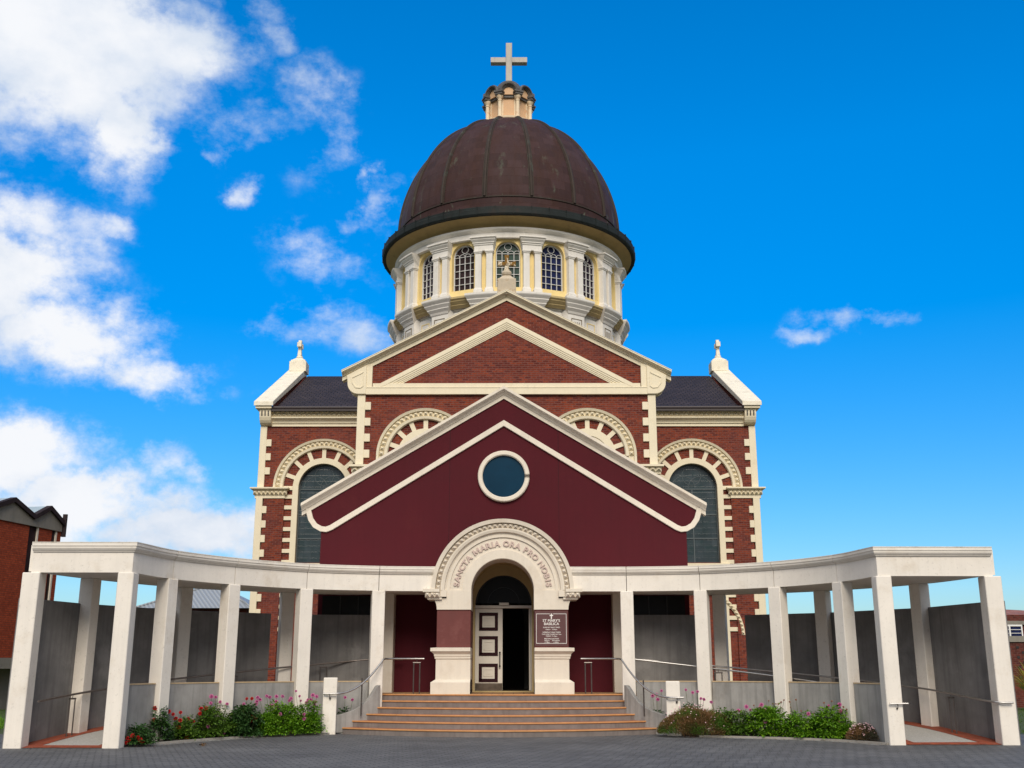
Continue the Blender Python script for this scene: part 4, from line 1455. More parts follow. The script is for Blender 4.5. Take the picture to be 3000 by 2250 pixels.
# door frame, transom, leaves
mb = MB()
mb.box(-0.86, -0.80, PY + 0.02, PY + 0.2, 0.95, 3.30)
mb.box(0.78, 0.86, PY + 0.02, PY + 0.2, 0.95, 3.30)
mb.box(-0.86, 0.86, PY + 0.03, PY + 0.2, 3.22, 3.30)
fr = mb.build('door_frame', M['door_white'], por, bevel=0.006)
mb = MB()
mb.box(-0.12, 0.15, PY - 0.03, PY + 0.05, 3.30, 3.37)
mb.build('door_closer', M['door_white'], fr)
mb = MB()
mb.box(-0.80, -0.025, PY + 0.08, PY + 0.12, 0.97, 3.22)
dl = mb.build('door', M['door_white'], por, bevel=0.004)
for (z0, z1) in ((2.60, 3.10), (1.91, 2.45), (1.20, 1.70)):
    mb = MB()
    mb.ribbon([(-0.645, z0 + 0.045), (-0.645, z1 - 0.045), (-0.20, z1 - 0.045), (-0.20, z0 + 0.045), (-0.645, z0 + 0.045), (-0.645, z0 + 0.06)], 0.045, PY + 0.065, PY + 0.085)
    mb.build('panel_moulding', M['door_maroon'], dl)
    mb = MB()
    mb.ribbon([(-0.54, z0 + 0.16), (-0.54, z1 - 0.16), (-0.305, z1 - 0.16), (-0.305, z0 + 0.16), (-0.54, z0 + 0.16), (-0.54, z0 + 0.17)], 0.010, PY + 0.068, PY + 0.085)
    mb.box(-0.50, -0.345, PY + 0.072, PY + 0.085, z0 + 0.20, z1 - 0.20)
    mb.build('raised_panel', M['door_white'], dl)
mb = MB()
mb.box(-0.79, -0.03, PY + 0.073, PY + 0.085, 0.98, 1.17)
mb.build('kick_plate', M['kick'], dl)
mb = MB()
mb.tube([(-0.10, PY + 0.08, 1.63), (-0.10, PY - 0.0, 1.63), (-0.10, PY - 0.01, 1.66), (-0.10, PY - 0.01, 1.97), (-0.10, PY - 0.0, 2.0), (-0.10, PY + 0.08, 2.0)], 0.013, 8)
mb.sphere((-0.10, PY + 0.01, 1.63), 0.028, 8, 6)
mb.sphere((-0.10, PY + 0.01, 2.0), 0.028, 8, 6)
mb.build('handle', M['black'], dl)
mb = MB()   # open leaf, swung inwards
mb.box(0.72, 0.77, PY + 0.12, PY + 0.90, 0.97, 3.22)
mb.build('door', M['door_white'], por, bevel=0.004)

# ---- portal arch
AY = 28.9
AC = 3.57
mb = MB()
mb.arcprof(0, AC, [(1.77, -0.9), (1.77, 0.02), (1.78, 0.20), (1.88, 0.22), (1.88, -0.9)], 0, PI, AY, 64)
mb.arcprof(0, AC, [(1.64, -0.02), (1.64, 0.10), (1.77, 0.10), (1.77, -0.02)], 0, PI, AY, 64)
mb.arcprof(0, AC, [(1.48, -0.2), (1.48, 0.05), (1.52, 0.07), (1.54, 0.13), (1.60, 0.15), (1.64, 0.15), (1.64, -0.2)], 0, PI, AY, 64)
mb.studs_arc(0, AC, 1.705, 0, PI, 38, AY - 0.10, 0.068, 0.064, 0.12)
for s in (-1, 1):
    mb.box(s * 1.48, s * 1.64, AY - 0.14, AY + 0.9, 3.40, AC)
    mb.box(s * 1.64, s * 1.77, AY - 0.10, AY + 0.9, 3.40, AC)
    mb.box(s * 1.77, s * 1.88, AY - 0.21, AY + 0.9, 3.46, AC)
    # cornice stops
    mb.box(s * 1.66, s * 2.10, AY - 0.24, AY + 0.7, 3.52, 3.60)
    mb.box(s * 1.66, s * 2.04, AY - 0.18, AY + 0.7, 3.38, 3.52)
    x0, x1 = sorted((s * 1.66, s * 2.04))
    mb.studs_row(x0, x1, 3.45, 3, AY - 0.18, 0.068, 0.10)
    mb.box(s * 1.60, s * 1.98, AY - 0.13, AY + 0.7, 3.33, 3.38)
av = mb.build('portal_archivolt', M['putty'], por)
mb = MB()
# face: outer ring, recessed lettering band, inner ring
mb.arcprof(0, AC, [(1.40, -1.0), (1.40, 0.06), (1.48, 0.06), (1.48, -1.0)], 0, PI, AY, 64)
mb.arcprof(0, AC, [(1.07, -1.0), (1.07, 0.02), (1.40, 0.02), (1.40, -1.0)], 0, PI, AY, 64)
mb.arcprof(0, AC, [(0.83, -1.0), (0.83, 0.05), (0.845, 0.06), (1.07, 0.06), (1.07, -1.0)], 0, PI, AY, 64)
for s in (-1, 1):
    cv = [(s * 0.83, AC), (s * 0.83, 3.07), (s * 1.735, 3.07)] + [(s * (1.735 + 0.15 * (1 - math.cos(a))), 3.07 + 0.30 * math.sin(a)) for a in [i * PI / 2 / 6 for i in range(1, 7)]] + [(s * 1.48, 3.37), (s * 1.48, AC)]
    mb.prism(cv, AY - 0.062, AY + 1.0)
mb.build('portal_arch', M['putty'], por)
for s in (-1, 1):
    mb = MB()
    mb.box(s * 0.84, s * 1.73, AY - 0.03, AY + 0.95, 2.05, 3.075)
    mb.build('pier_shaft', M['maroon_pier'], por, bevel=0.01)
    mb = MB()
    fx0, fx1 = 0.835, 1.74
    mb.box(s * fx0, s * fx1, AY - 0.04, AY + 0.96, 0.9, 1.83)
    pr = [(0.0, 1.80), (0.03, 1.82), (0.03, 1.86), (0.045, 1.88), (0.05, 1.93), (0.09, 1.97), (0.12, 1.995), (0.12, 2.00), (0.135, 2.005), (0.135, 2.09), (0.0, 2.10)]
    # cap moulding: front, then returned along the outer side
    for a_, b_ in zip(pr[:-1], pr[1:]):
        if b_[1] - a_[1] < 1e-4: continue
        mb.frustum(*sorted((s * fx0, s * (fx1 + a_[0]))), AY - 0.04 - a_[0], AY + 0.97 + a_[0], a_[1], *sorted((s * fx0, s * (fx1 + b_[0]))), AY - 0.04 - b_[0], AY + 0.97 + b_[0], b_[1])
    mb.box(s * fx0, s * 1.86, AY - 0.16, AY + 1.05, 0.88, 1.22)
    mb.frustum(*sorted((s * fx0, s * 1.86)), AY - 0.16, AY + 1.05, 1.22, *sorted((s * fx0, s * 1.75)), AY - 0.05, AY + 0.97, 1.29)
    mb.build('pier_base', M['putty'], por, bevel=0.008)

# ---- lettering
def text_mesh(body, size, offset=0.0, extrude=0.0):
    cu = bpy.data.curves.new('text', 'FONT')
    cu.body = body
    cu.size = size
    cu.offset = offset
    cu.extrude = extrude
    cu.align_x = 'CENTER'
    cu.resolution_u = 3
    ob = bpy.data.objects.new('text', cu)
    COL.objects.link(ob)
    dg = bpy.context.evaluated_depsgraph_get()
    me = bpy.data.meshes.new_from_object(ob.evaluated_get(dg))
    bpy.data.objects.remove(ob)
    bpy.data.curves.remove(cu)
    vs = [v.co.copy() for v in me.vertices]
    fs = [list(p.vertices) for p in me.polygons]
    bpy.data.meshes.remove(me)
    return vs, fs

mb = MB()
words = ['SANCTA', 'MARIA', 'ORA', 'PRO', 'NOBIS']
adv = {'M': 1.42, 'I': 0.56, 'S': 0.88, 'P': 0.92, 'B': 0.98, 'O': 1.14, 'N': 1.10, 'R': 1.0, 'A': 1.02, 'C': 1.0, 'T': 0.9}
seq = []
for wi, wd in enumerate(words):
    if wi: seq.append((' ', 0.50))
    for ch in wd: seq.append((ch, adv[ch]))
tot = sum(a for _, a in seq)
a_start, a_end = rad(176), rad(4)
acc = 0.0
RT = 1.165
for ch, a in seq:
    if ch != ' ':
        ang = a_start + (a_end - a_start) * (acc + a / 2) / tot
        if ch == 'M':      # drawn by hand: a bold capital M
            mo = [(0, 0), (0, .73), (.21, .73), (.43, .31), (.65, .73), (.86, .73), (.86, 0), (.68, 0), (.68, .44), (.49, .08), (.37, .08), (.18, .44), (.18, 0)]
            nm_ = len(mo)
            vs = [Vector(((x_ - 0.43) * 0.205, y_ * 0.205, 0.018 * q_)) for q_ in (1, -1) for x_, y_ in mo]
            fs = [list(range(nm_))] + [[i_, (i_ + 1) % nm_, nm_ + (i_ + 1) % nm_, nm_ + i_] for i_ in range(nm_)]
        else:
            vs, fs = text_mesh(ch, 0.205, 0.003 if ch == 'N' else 0.008, 0.018)
        c, s_ = math.cos(ang), math.sin(ang)
        rv = Vector((c, 0, s_)); tv = Vector((s_, 0, -c))
        mb.xf = None
        mb.add([Vector((0, AY - 0.02, AC)) + rv * (RT + v.y) + tv * (v.x * 1.05) + Vector((0, -v.z - 0.018, 0)) for v in vs], fs)
    acc += a
mb.build('lettering', M['letter'], por, recalc=False)

# ---- notice sign on the right pier
sg = thing('notice_sign', 'square brown sign with white border listing mass times on the pier right of the door', 'sign', (1.285, AY - 0.03, 2.2))
SYF = AY - 0.055
mb = MB()
mb.box(0.845, 1.705, SYF, AY - 0.028, 2.14, 3.03)
mb.build('sign_board', M['plaque'], sg, bevel=0.004)
mb = MB()
bx0, bx1, bz0, bz1, t = 0.885, 1.68, 2.20, 2.965, 0.010
f = SYF - 0.003
mb.box(bx0, bx0 + t, f, SYF - 0.001, bz0, bz1)
mb.box(bx1 - t, bx1, f, SYF - 0.001, bz0, bz1)
mb.box(bx0 + t, bx1 - t, f, SYF - 0.001, bz0, bz0 + t)
mb.box(bx0 + t, 1.245, f, SYF - 0.001, bz1 - t, bz1)
mb.box(1.325, bx1 - t, f, SYF - 0.001, bz1 - t, bz1)
mb.build('border', M['sign_white'], sg)
mb = MB()
mb.prism([(1.27, 2.83), (1.30, 2.83), (1.297, 2.905), (1.33, 2.902), (1.33, 2.935), (1.297, 2.932), (1.30, 2.968), (1.27, 2.968), (1.273, 2.932), (1.24, 2.935), (1.24, 2.902), (1.273, 2.905)], f, SYF - 0.001)
mb.build('cross', M['sign_white'], sg)
mb = MB()
LINES = [("ST MARY'S", 1.285, 2.755, 0.094, 0.0012), ("BASILICA", 1.285, 2.672, 0.094, 0.0012), ("SUNDAY MASS TIMES", 1.285, 2.596, 0.044, 0.0004), ("8.00am   10.00am", 1.285, 2.545, 0.040, 0.0004),
         ("WEEKDAY MASS TIMES", 1.285, 2.472, 0.044, 0.0004), ("TUES WED THURS SAT 9am", 1.285, 2.422, 0.040, 0.0004), ("FRIDAY 12.10pm", 1.285, 2.376, 0.040, 0.0004),
         ("RECONCILIATION", 1.285, 2.308, 0.044, 0.0004), ("FRIDAY", 1.165, 2.262, 0.038, 0.0004), ("SATURDAY", 1.40, 2.262, 0.038, 0.0004), ("11.30am", 1.165, 2.220, 0.038, 0.0004), ("11.00am", 1.40, 2.220, 0.038, 0.0004)]
for body, x, z, size, off in LINES:
    vs, fs = text_mesh(body, size, off, 0.001)
    mb.add([Vector((x + v.x * 1.05, SYF - 0.002 - v.z, z + v.y)) for v in vs], fs)
mb.build('lettering', M['sign_white'], sg, recalc=False)

# ================================================================== steps
LZ = 0.93
NS = 6
st = thing('entrance_steps', 'six curved grey concrete steps with orange tiled nosings below the arched door', 'steps', (0, 28, 0))
halfs = [3.95, 3.74, 3.48, 3.31, 3.22, 3.14]
def arcpts(yc, half, sag, n=28):
    return [(half * t, yc + sag * t * t) for t in [(-1 + 2 * i / n) for i in range(n + 1)]]
for i in range(NS):
    yc = 26.55 + 0.39 * i
    sag = 1.35 - 0.17 * i
    z0, z1 = LZ * i / NS, LZ * (i + 1) / NS
    front = arcpts(yc, halfs[i], sag)
    back = 30.0
    mb = MB()
    outline = front + [(halfs[i], back), (-halfs[i], back)]
    mb.prism_z(outline, -0.05 if i == 0 else z0 - 0.02, z1 - 0.028)
    stp = mb.build('step', M['step_conc'], st)
    # tiled tread and nosing
    mb = MB()
    fr_ = arcpts(yc - 0.022, halfs[i] + 0.012, sag)
    bk_ = arcpts(yc + 0.028, halfs[i] + 0.012, sag)
    rs = []
    for a_, b_ in zip(fr_, bk_):
        rs.append([(a_[0], a_[1], z1 - 0.026), (a_[0], a_[1], z1 - 0.008), (a_[0], a_[1] + 0.012, z1 + 0.002), (b_[0], b_[1], z1 + 0.002), (b_[0], b_[1], z1 - 0.028), (a_[0], a_[1] + 0.008, z1 - 0.034)])
    mb.rings(rs)
    mb.build('nosing', M['nosing'], stp)
    if i < NS - 1:
        bk2 = arcpts(yc + 0.52, halfs[i], sag)
        mb = MB()
        rs = [[(a_[0], a_[1], z1 - 0.027), (a_[0], a_[1], z1), (c_[0], c_[1], z1), (c_[0], c_[1], z1 - 0.027)] for a_, c_ in zip(bk_, bk2)]
        mb.rings(rs)
        mb.build('tread', M['tread'], stp)
mb = MB()
fr_ = arcpts(26.55 + 0.39 * 5 + 0.028, 3.14, 0.5)
mb.prism_z(fr_ + [(3.15, 30.0), (5.3, 30.0), (5.3, PY + 0.3), (-5.3, PY + 0.3), (-5.3, 30.0), (-3.15, 30.0)], LZ - 0.08, LZ)
mb.build('landing', M['buff_tile'], st)

# ================================================================== colonnades
HB, HT = 3.55, 4.18
def catmull(pts, per=8):
    out = []
    n = len(pts)
    V = [Vector(p) for p in pts]
    for i in range(n - 1):
        p0 = V[i - 1] if i else V[0] * 2 - V[1]
        p1, p2 = V[i], V[i + 1]
        p3 = V[i + 2] if i + 2 < n else V[-1] * 2 - V[-2]
        for k in range(per):
            t = k / per
            out.append(0.5 * ((2 * p1) + (-p0 + p2) * t + (2 * p0 - 5 * p1 + 4 * p2 - p3) * t * t + (-p0 + 3 * p1 - 3 * p2 + p3) * t ** 3))
    out.append(V[-1])
    return out

SIDES = {
    -1: dict(inner=[(-7.81, 23.04), (-7.48, 24.77), (-6.51, 26.50), (-5.03, 28.00), (-3.26, 28.68), (-1.70, 28.86)],
             outer=[(-9.95, 23.02), (-9.50, 25.17), (-8.20, 28.05), (-5.95, 30.04)], word='left'),
    1: dict(inner=[(8.34, 24.00), (7.96, 25.77), (6.86, 27.45), (5.18, 28.57), (3.29, 28.92), (1.70, 28.92)],
            outer=[(10.90, 24.05), (10.30, 26.92), (8.60, 29.41), (6.12, 31.00)], word='right'),
}
PER = 8
COLW = 0.17
walls_label = {}
for s in (-1, 1):
    sd_ = SIDES[s]
    inner = [Vector(p) for p in sd_['inner']]
    outer = [Vector(p) for p in sd_['outer']]
    curve = catmull(sd_['inner'], PER)
    path = [outer[0] + Vector((s * 0.0, 0))] + curve
    lab = 'cream colonnade curving left of the steps with lichen on its end capping' if s < 0 else 'cream colonnade curving right of the steps with a steel rail stub on its end column'
    colo = thing('colonnade', lab, 'colonnade', (s * 9, 26, 0), 'curved colonnades flanking the steps')
    # outward normals (towards the forecourt)
    def seg_n(a, b):
        d = (b - a).normalized()
        return Vector((d.y, -d.x)) if s < 0 else Vector((-d.y, d.x))
    N = []
    K = []
    for i in range(len(path)):
        n0 = seg_n(path[i - 1], path[i]) if i else None
        n1 = seg_n(path[i], path[i + 1]) if i < len(path) - 1 else None
        n0 = n0 or n1; n1 = n1 or n0
        m_ = (n0 + n1).normalized()
        N.append(m_); K.append(1.0 / max(0.5, m_.dot(n0)))
    prof = [(0.0, HB), (0.0, 3.985), (0.03, 3.985), (0.035, 4.0), (0.06, 4.02), (0.085, 4.055), (0.09, 4.10), (0.105, 4.105), (0.105, HT - 0.012), (-0.22, HT - 0.012), (-0.22, HB)]
    # bays: end bay, then one per column interval
    bays = [(0, 1)] + [(1 + PER * k, 1 + PER * (k + 1)) for k in range(len(inner) - 1)]
    for bi, (i0, i1) in enumerate(bays):
        mb = MB()
        rs, rc = [], []
        for i in range(i0, i1 + 1):
            p = path[i].copy()
            if i == i0 and bi > 0:
                p = p + (path[i + 1] - path[i]).normalized() * (0.009 if bi > 1 else 0.001)
            if i == i1 and 0 < bi < len(bays) - 1:
                p = p - (path[i] - path[i - 1]).normalized() * 0.009
            nn_, kk = N[i], K[i]
            rs.append([(p.x + nn_.x * o * kk, p.y + nn_.y * o * kk, z) for o, z in prof])
            rc.append([(p.x + nn_.x * o * kk, p.y + nn_.y * o * kk, z) for o, z in ((0.112, HT - 0.012), (0.112, HT + 0.006), (-0.22, HT + 0.006), (-0.22, HT - 0.012))])
        if bi == 0:   # square outer end
            e = path[0] - path[1]; e = e.normalized()
        mb.rings(rs)
        pn = mb.build('fascia_panel', M['white_render'], colo)
        mb = MB(); mb.rings(rc)
        mb.build('capping', M['putty_worn'] if bi < 2 else M['white_render'], pn)
    # roof slab between the inner and outer lines
    oc = catmull(sd_['outer'] + [(s * 4.2, PY - 0.02)], PER)
    ic = curve[:len(oc)] if len(curve) > len(oc) else curve
    def resample(c, n):
        L = [0.0]
        for a, b in zip(c[:-1], c[1:]): L.append(L[-1] + (b - a).length)
        out = []
        for k in range(n + 1):
            t = L[-1] * k / n
            j = 0
            while j < len(L) - 2 and L[j + 1] < t: j += 1
            f_ = (t - L[j]) / max(1e-6, L[j + 1] - L[j])
            out.append(c[j].lerp(c[j + 1], f_))
        return out
    endi = [p for p in curve]
    ri, ro = resample(endi, 40), resample(oc + [Vector((s * 1.5, PY - 0.02))], 40)
    mb = MB()
    rs = []
    for k, (a, b) in enumerate(zip(ri, ro)):
        d = (b - a).normalized() if (b - a).length > 1e-3 else Vector((0, 1))
        a2 = a + d * 0.23
        b2 = b + d * 0.16
        yo_ = 0.23 if k == 0 else 0.0
        rs.append([(a2.x, a2.y + yo_, HB + 0.04), (b2.x, b2.y + yo_, HB + 0.04), (b2.x, b2.y + yo_, HT - 0.03), (a2.x, a2.y + yo_, HT - 0.03)])
    mb.rings(rs)
    mb.build('roof_slab', M['white_render'], colo)
    # columns
    def column(p, ang, zt, mat='white_render', z0=0.0, w_=COLW):
        mbc = MB()
        mbc.xf = Matrix.Translation((p.x, p.y, 0)) @ Matrix.Rotation(ang, 4, 'Z')
        mbc.box(-w_, w_, -w_, w_, z0 - 0.05, zt)
        return mbc.build('column', M[mat], colo, bevel=0.014)
    for k in range(5):
        i = 1 + PER * k
        nn_ = N[i] if k else Vector((0, -1))
        if k == 0:
            c = inner[0] + Vector((s * 0.12, COLW - 0.035))
        else:
            c = inner[k] - nn_ * (COLW - 0.035)
        column(c, math.atan2(nn_.x, -nn_.y), HB - 0.003)
    for k, p in enumerate(outer):
        if k == 0:
            column(p + Vector((s * -0.02, COLW - 0.035)), 0.0, HB - 0.003, w_=0.185)
        else:
            d = (p - inner[min(k + 0, 4)]).normalized()
            column(p, math.atan2(-d.x, d.y), HB + 0.038)
    sd_['N'] = N; sd_['curve'] = curve; sd_['ri'] = ri; sd_['ro'] = ro; sd_['in'] = inner; sd_['out'] = outer

    # ---- ramp paths
    def strip(name, f0, f1, z_off, mat, k0=0, k1=33):
        mbs = MB()
        v, f_ = [], []
        for k in range(k0, k1 + 1):
            a, b = ri[k], ro[k]
            z = LZ * min(1.0, max(0.0, k / 33.0)) + z_off
            p0, p1 = a.lerp(b, f0), a.lerp(b, f1)
            v += [(p0.x, p0.y, z), (p1.x, p1.y, z)]
        n_ = k1 - k0 + 1
        for k in range(n_ - 1):
            f_.append((2 * k, 2 * k + 1, 2 * k + 3, 2 * k + 2))
        mbs.add(v, f_)
        return structure(mbs.build(name, mat, recalc=False))
    strip('ramp_path', 0.10, 1.06, 0.005, M['aggregate'])
    strip('ramp_border', 0.80, 1.06, 0.010, M['red_tile'])
    strip('ramp_border', 0.11, 0.24, 0.010, M['red_tile'])
    strip('ramp_border', 0.0, 0.80, 0.014, M['red_tile'], 0, 1)

    # ---- tall concrete panels behind the outer columns
    word = sd_['word']
    ends = [(outer[0], outer[1]), (outer[1], outer[2])]
    if s < 0:
        ends += [(outer[2], Vector((-6.25, 29.85))), (Vector((-5.35, 30.45)), Vector((-3.55, 30.62)))]
        labs = ['tall dark concrete wall panel nearest the left end of the colonnade, brick block behind it',
                'tall dark concrete wall panel with the grey iron roof peak showing above it',
                'tall dark concrete wall panel ending beside the brick transept corner on the left',
                'brownish grey concrete wall panel behind the flowers and the short pillar left of the steps']
    else:
        ends += [(outer[2], Vector((6.70, 30.75))), (Vector((5.55, 30.62)), Vector((3.55, 30.62)))]
        labs = ['tall dark concrete wall panel at the right end beside the column with the rail stub',
                'tall dark concrete wall panel between the second and third outer columns from the right end',
                'tall dark concrete wall panel ending beside the brick transept corner on the right',
                'stained grey concrete wall panel behind the short pillar right of the steps']
    for (a, b), lb in zip(ends, labs):
        d = (b - a).normalized()
        nn_ = Vector((-d.y, d.x)) if s < 0 else Vector((d.y, -d.x))
        off = 0.10
        p0, p1 = a + nn_ * off + d * 0.02, b + nn_ * off - d * 0.02
        mb = MB()
        mb.prism_z([tuple(p0), tuple(p1), tuple(p1 + nn_ * 0.15), tuple(p0 + nn_ * 0.15)], -0.05, 3.02)
        o = mb.build('concrete_wall', M['concrete'], bevel=0.01)
        tag(o, lb, 'wall', 'tall concrete panels behind the colonnade')
    # ---- low walls between the inner columns
    lw = ['low grey concrete wall with buff cap behind red flowers, at the far left',
          'low grey concrete wall with buff cap behind the tall red dahlias',
          'low grey concrete wall behind the bright green bush of pink flowers on the left',
          'low grey concrete wall with buff cap behind the left short pillar and its handrail'] if s < 0 else [
          'low streaked concrete wall with buff cap above the small pale pink daisy bush',
          'low grey concrete wall with buff cap behind the right end of the green flower bushes',
          'low pale concrete wall with buff cap behind the middle green bush on the right',
          'low grey concrete wall with buff cap behind the right short pillar and its handrail']
    for k in range(4):
        i0, i1 = 1 + PER * k, 1 + PER * (k + 1)
        mb = MB(); mc = MB()
        rs, rc = [], []
        for i in range(i0, i1 + 1):
            p = path[i]; nn_ = N[i] if i != 1 else seg_n(path[1], path[2])
            if i == i0: p = p + (path[i + 1] - p).normalized() * 0.19
            if i == i1: p = p - (p - path[i - 1]).normalized() * 0.19
            a = p - nn_ * 0.10; b = p - nn_ * 0.22
            rs.append([(a.x, a.y, -0.05), (a.x, a.y, 1.235), (b.x, b.y, 1.235), (b.x, b.y, -0.05)])
            a = p - nn_ * 0.09; b = p - nn_ * 0.23
            rc.append([(a.x, a.y, 1.235), (a.x, a.y, 1.262), (b.x, b.y, 1.262), (b.x, b.y, 1.235)])
        mb.rings(rs); mc.rings(rc)
        o = mb.build('low_wall', M['concrete_light'], bevel=0.0)
        tag(o, lw[k], 'low wall', 'low walls between the colonnade columns')
        mc.build('wall_cap', M['sill_cap'], o)

# ================================================================== bollards, cheek walls, handrails
for s, (bx, by, bh, lb) in {-1: (-4.29, 27.85, 1.35, 'short square cream pillar holding the end of the left stair handrail'), 1: (4.20, 27.35, 1.27, 'short square cream pillar behind the brown daisy bush right of the steps')}.items():
    mb = MB()
    mb.xf = Matrix.Translation((bx, by, 0)) @ Matrix.Rotation(rad(-s * 8), 4, 'Z')
    mb.box(-0.17, 0.17, -0.15, 0.19, -0.05, bh)
    o = mb.build('short_pillar', M['white_render'], bevel=0.02, segs=2)
    tag(o, lb, 'pillar', 'short pillars at the foot of the steps')
    # cheek wall
    base = [(4.16, 27.98, 0.44), (3.97, 28.06, 0.48), (3.77, 28.17, 0.55), (3.60, 28.26, 0.64), (3.46, 28.34, 0.76), (3.36, 28.41, 0.90), (3.28, 28.47, 1.04), (3.22, 28.52, 1.14), (3.17, 28.58, 1.16)]
    pts_ = [(Vector((s * x, y - (0.35 if s > 0 else 0) * (x - 3.1) / 1.0)), z) for x, y, z in base]
    mb = MB()
    rs = []
    for i, (p, z) in enumerate(pts_):
        a = pts_[max(0, i - 1)][0]; b = pts_[min(len(pts_) - 1, i + 1)][0]
        d = (b - a).normalized(); nn_ = Vector((-d.y, d.x)) * 0.065
        rs.append([(p.x + nn_.x, p.y + nn_.y, -0.05), (p.x + nn_.x, p.y + nn_.y, z), (p.x - nn_.x, p.y - nn_.y, z), (p.x - nn_.x, p.y - nn_.y, -0.05)])
    mb.rings(rs)
    o = mb.build('cheek_wall', M['concrete_light'], bevel=0.006)
    tag(o, 'sloping curved concrete cheek wall along the left side of the steps' if s < 0 else 'sloping curved concrete cheek wall along the right side of the steps', 'wall', 'cheek walls of the steps')
    # stair handrail
    hr = thing('stair_handrail', 'curved stainless steel stair handrail running down to the left cream pillar' if s < 0 else 'curved stainless steel stair handrail running down to the right cream pillar', 'handrail', (s * 3.4, 28.3, 0), 'stair handrails')
    yb_ = by - 0.24
    zb = bh - 0.38
    P_ = [(s * 4.42, yb_, zb)]
    for q_ in range(25):
        p_ = 1 - (1 - q_ / 24.0) ** 1.6
        P_.append((s * (4.10 - 1.02 * p_), yb_ + (28.62 - yb_) * p_ ** 1.3, zb + (1.80 - zb) * p_ ** 2.2))
    cv = [Vector(p) for p in P_[1:]] + [Vector((s * 3.03, 28.74, 1.812)), Vector((s * 2.95, 28.86, 1.815)), Vector((s * 2.05, 28.98, 1.815))]
    mb = MB()
    mb.tube([P_[0]] + [tuple(p) for p in cv], 0.024, 10)
    smooth_angle(mb.build('rail', M['steel'], hr), 50)
    mb = MB()
    pk = P_[11]
    mb.tube([(pk[0] + s * 0.03, pk[1] + 0.02, 0.42), (pk[0] + s * 0.03, pk[1] + 0.02, pk[2] + 0.12)], 0.019, 8)
    mb.build('post', M['steel_dark'], hr)
    mb = MB()
    mb.tube([(s * 4.26, yb_, zb - 0.02), (s * 4.26, yb_, zb - 0.10), (s * 4.26, by - 0.13, zb - 0.11)], 0.009, 6)
    mb.lathe([(0.0, zb - 0.14), (0.025, zb - 0.13), (0.025, zb - 0.09), (0.0, zb - 0.08)], s * 4.26, by - 0.17, 10)
    mb.build('bracket', M['steel_dark'], hr)
    mb = MB()
    for xq in (2.32, 2.16):
        mb.tube([(s * xq, 28.98, LZ), (s * xq, 28.98, 1.70)], 0.016, 8)
    mb.tube([(s * 2.34, 28.98, 1.715), (s * 2.14, 28.98, 1.715)], 0.019, 8)
    mb.tube([(s * 2.24, 28.98, 1.72), (s * 2.24, 28.98, 1.80)], 0.008, 6)
    mb.build('post', M['steel_dark'], hr)

def ramp_z(k):
    return LZ * min(1.0, k / 33.0)

def ramp_rail(s, frac, k0, k1, label, posts, name_mat='steel', lead=None):
    sd_ = SIDES[s]
    ri, ro = sd_['ri'], sd_['ro']
    hr = thing('ramp_handrail', label, 'handrail', (ri[k0].x, ri[k0].y, 0), 'ramp handrails')
    pts_ = list(lead) if lead else []
    for k in range(k0, k1 + 1):
        p = ri[k].lerp(ro[k], frac)
        pts_.append((p.x, p.y, ramp_z(k) + 0.88))
    mb = MB()
    mb.tube(pts_, 0.023, 10)
    smooth_angle(mb.build('rail', M[name_mat], hr), 50)
    for k in posts:
        p = ri[k].lerp(ro[k], frac); q = ri[k + 1].lerp(ro[k + 1], frac)
        d = (q - p).normalized() * 0.09
        mb = MB()
        z = ramp_z(k)
        for sg in (-1, 1):
            mb.tube([(p.x + d.x * sg, p.y + d.y * sg, z), (p.x + d.x * sg, p.y + d.y * sg, z + 0.78)], 0.015, 8)
        mb.tube([(p.x - d.x * 1.2, p.y - d.y * 1.2, z + 0.79), (p.x + d.x * 1.2, p.y + d.y * 1.2, z + 0.79)], 0.018, 8)
        mb.tube([(p.x, p.y, z + 0.79), (p.x, p.y, z + 0.87)], 0.007, 6)
        mb.build('post', M['steel_dark'], hr)
    return hr

ramp_rail(-1, 0.88, 1, 36, 'long steel ramp handrail along the tall concrete panels left of the steps', (5, 13, 21, 29), 'rail_mid')
ramp_rail(1, 0.88, 1, 35, 'dull steel ramp handrail against the tall concrete panels right of the steps', (5, 13, 21, 27), 'steel', lead=[(10.98, 23.93, 0.87), (10.75, 23.93, 0.87), (10.62, 23.98, 0.88)])
ramp_rail(1, 0.14, 3, 33, 'bright steel ramp handrail just above the low walls right of the steps', (9, 17, 24), 'steel')
hr = thing('rail_stub', 'short steel rail stub fixed across the inner end column of the right colonnade', 'handrail', (8.45, 23.9, 0.8))
mb = MB(); mb.tube([(8.33, 23.90, 0.85), (8.72, 23.90, 0.85), (8.76, 23.98, 0.85)], 0.019, 8)
mb.build('rail', M['steel'], hr)
mb = MB(); mb.tube([(8.50, 23.90, 0.84), (8.50, 23.90, 0.76), (8.50, 23.98, 0.75)], 0.009, 6)
mb.sphere((8.50, 23.95, 0.75), 0.022, 8, 6)
mb.build('bracket', M['steel_dark'], hr)

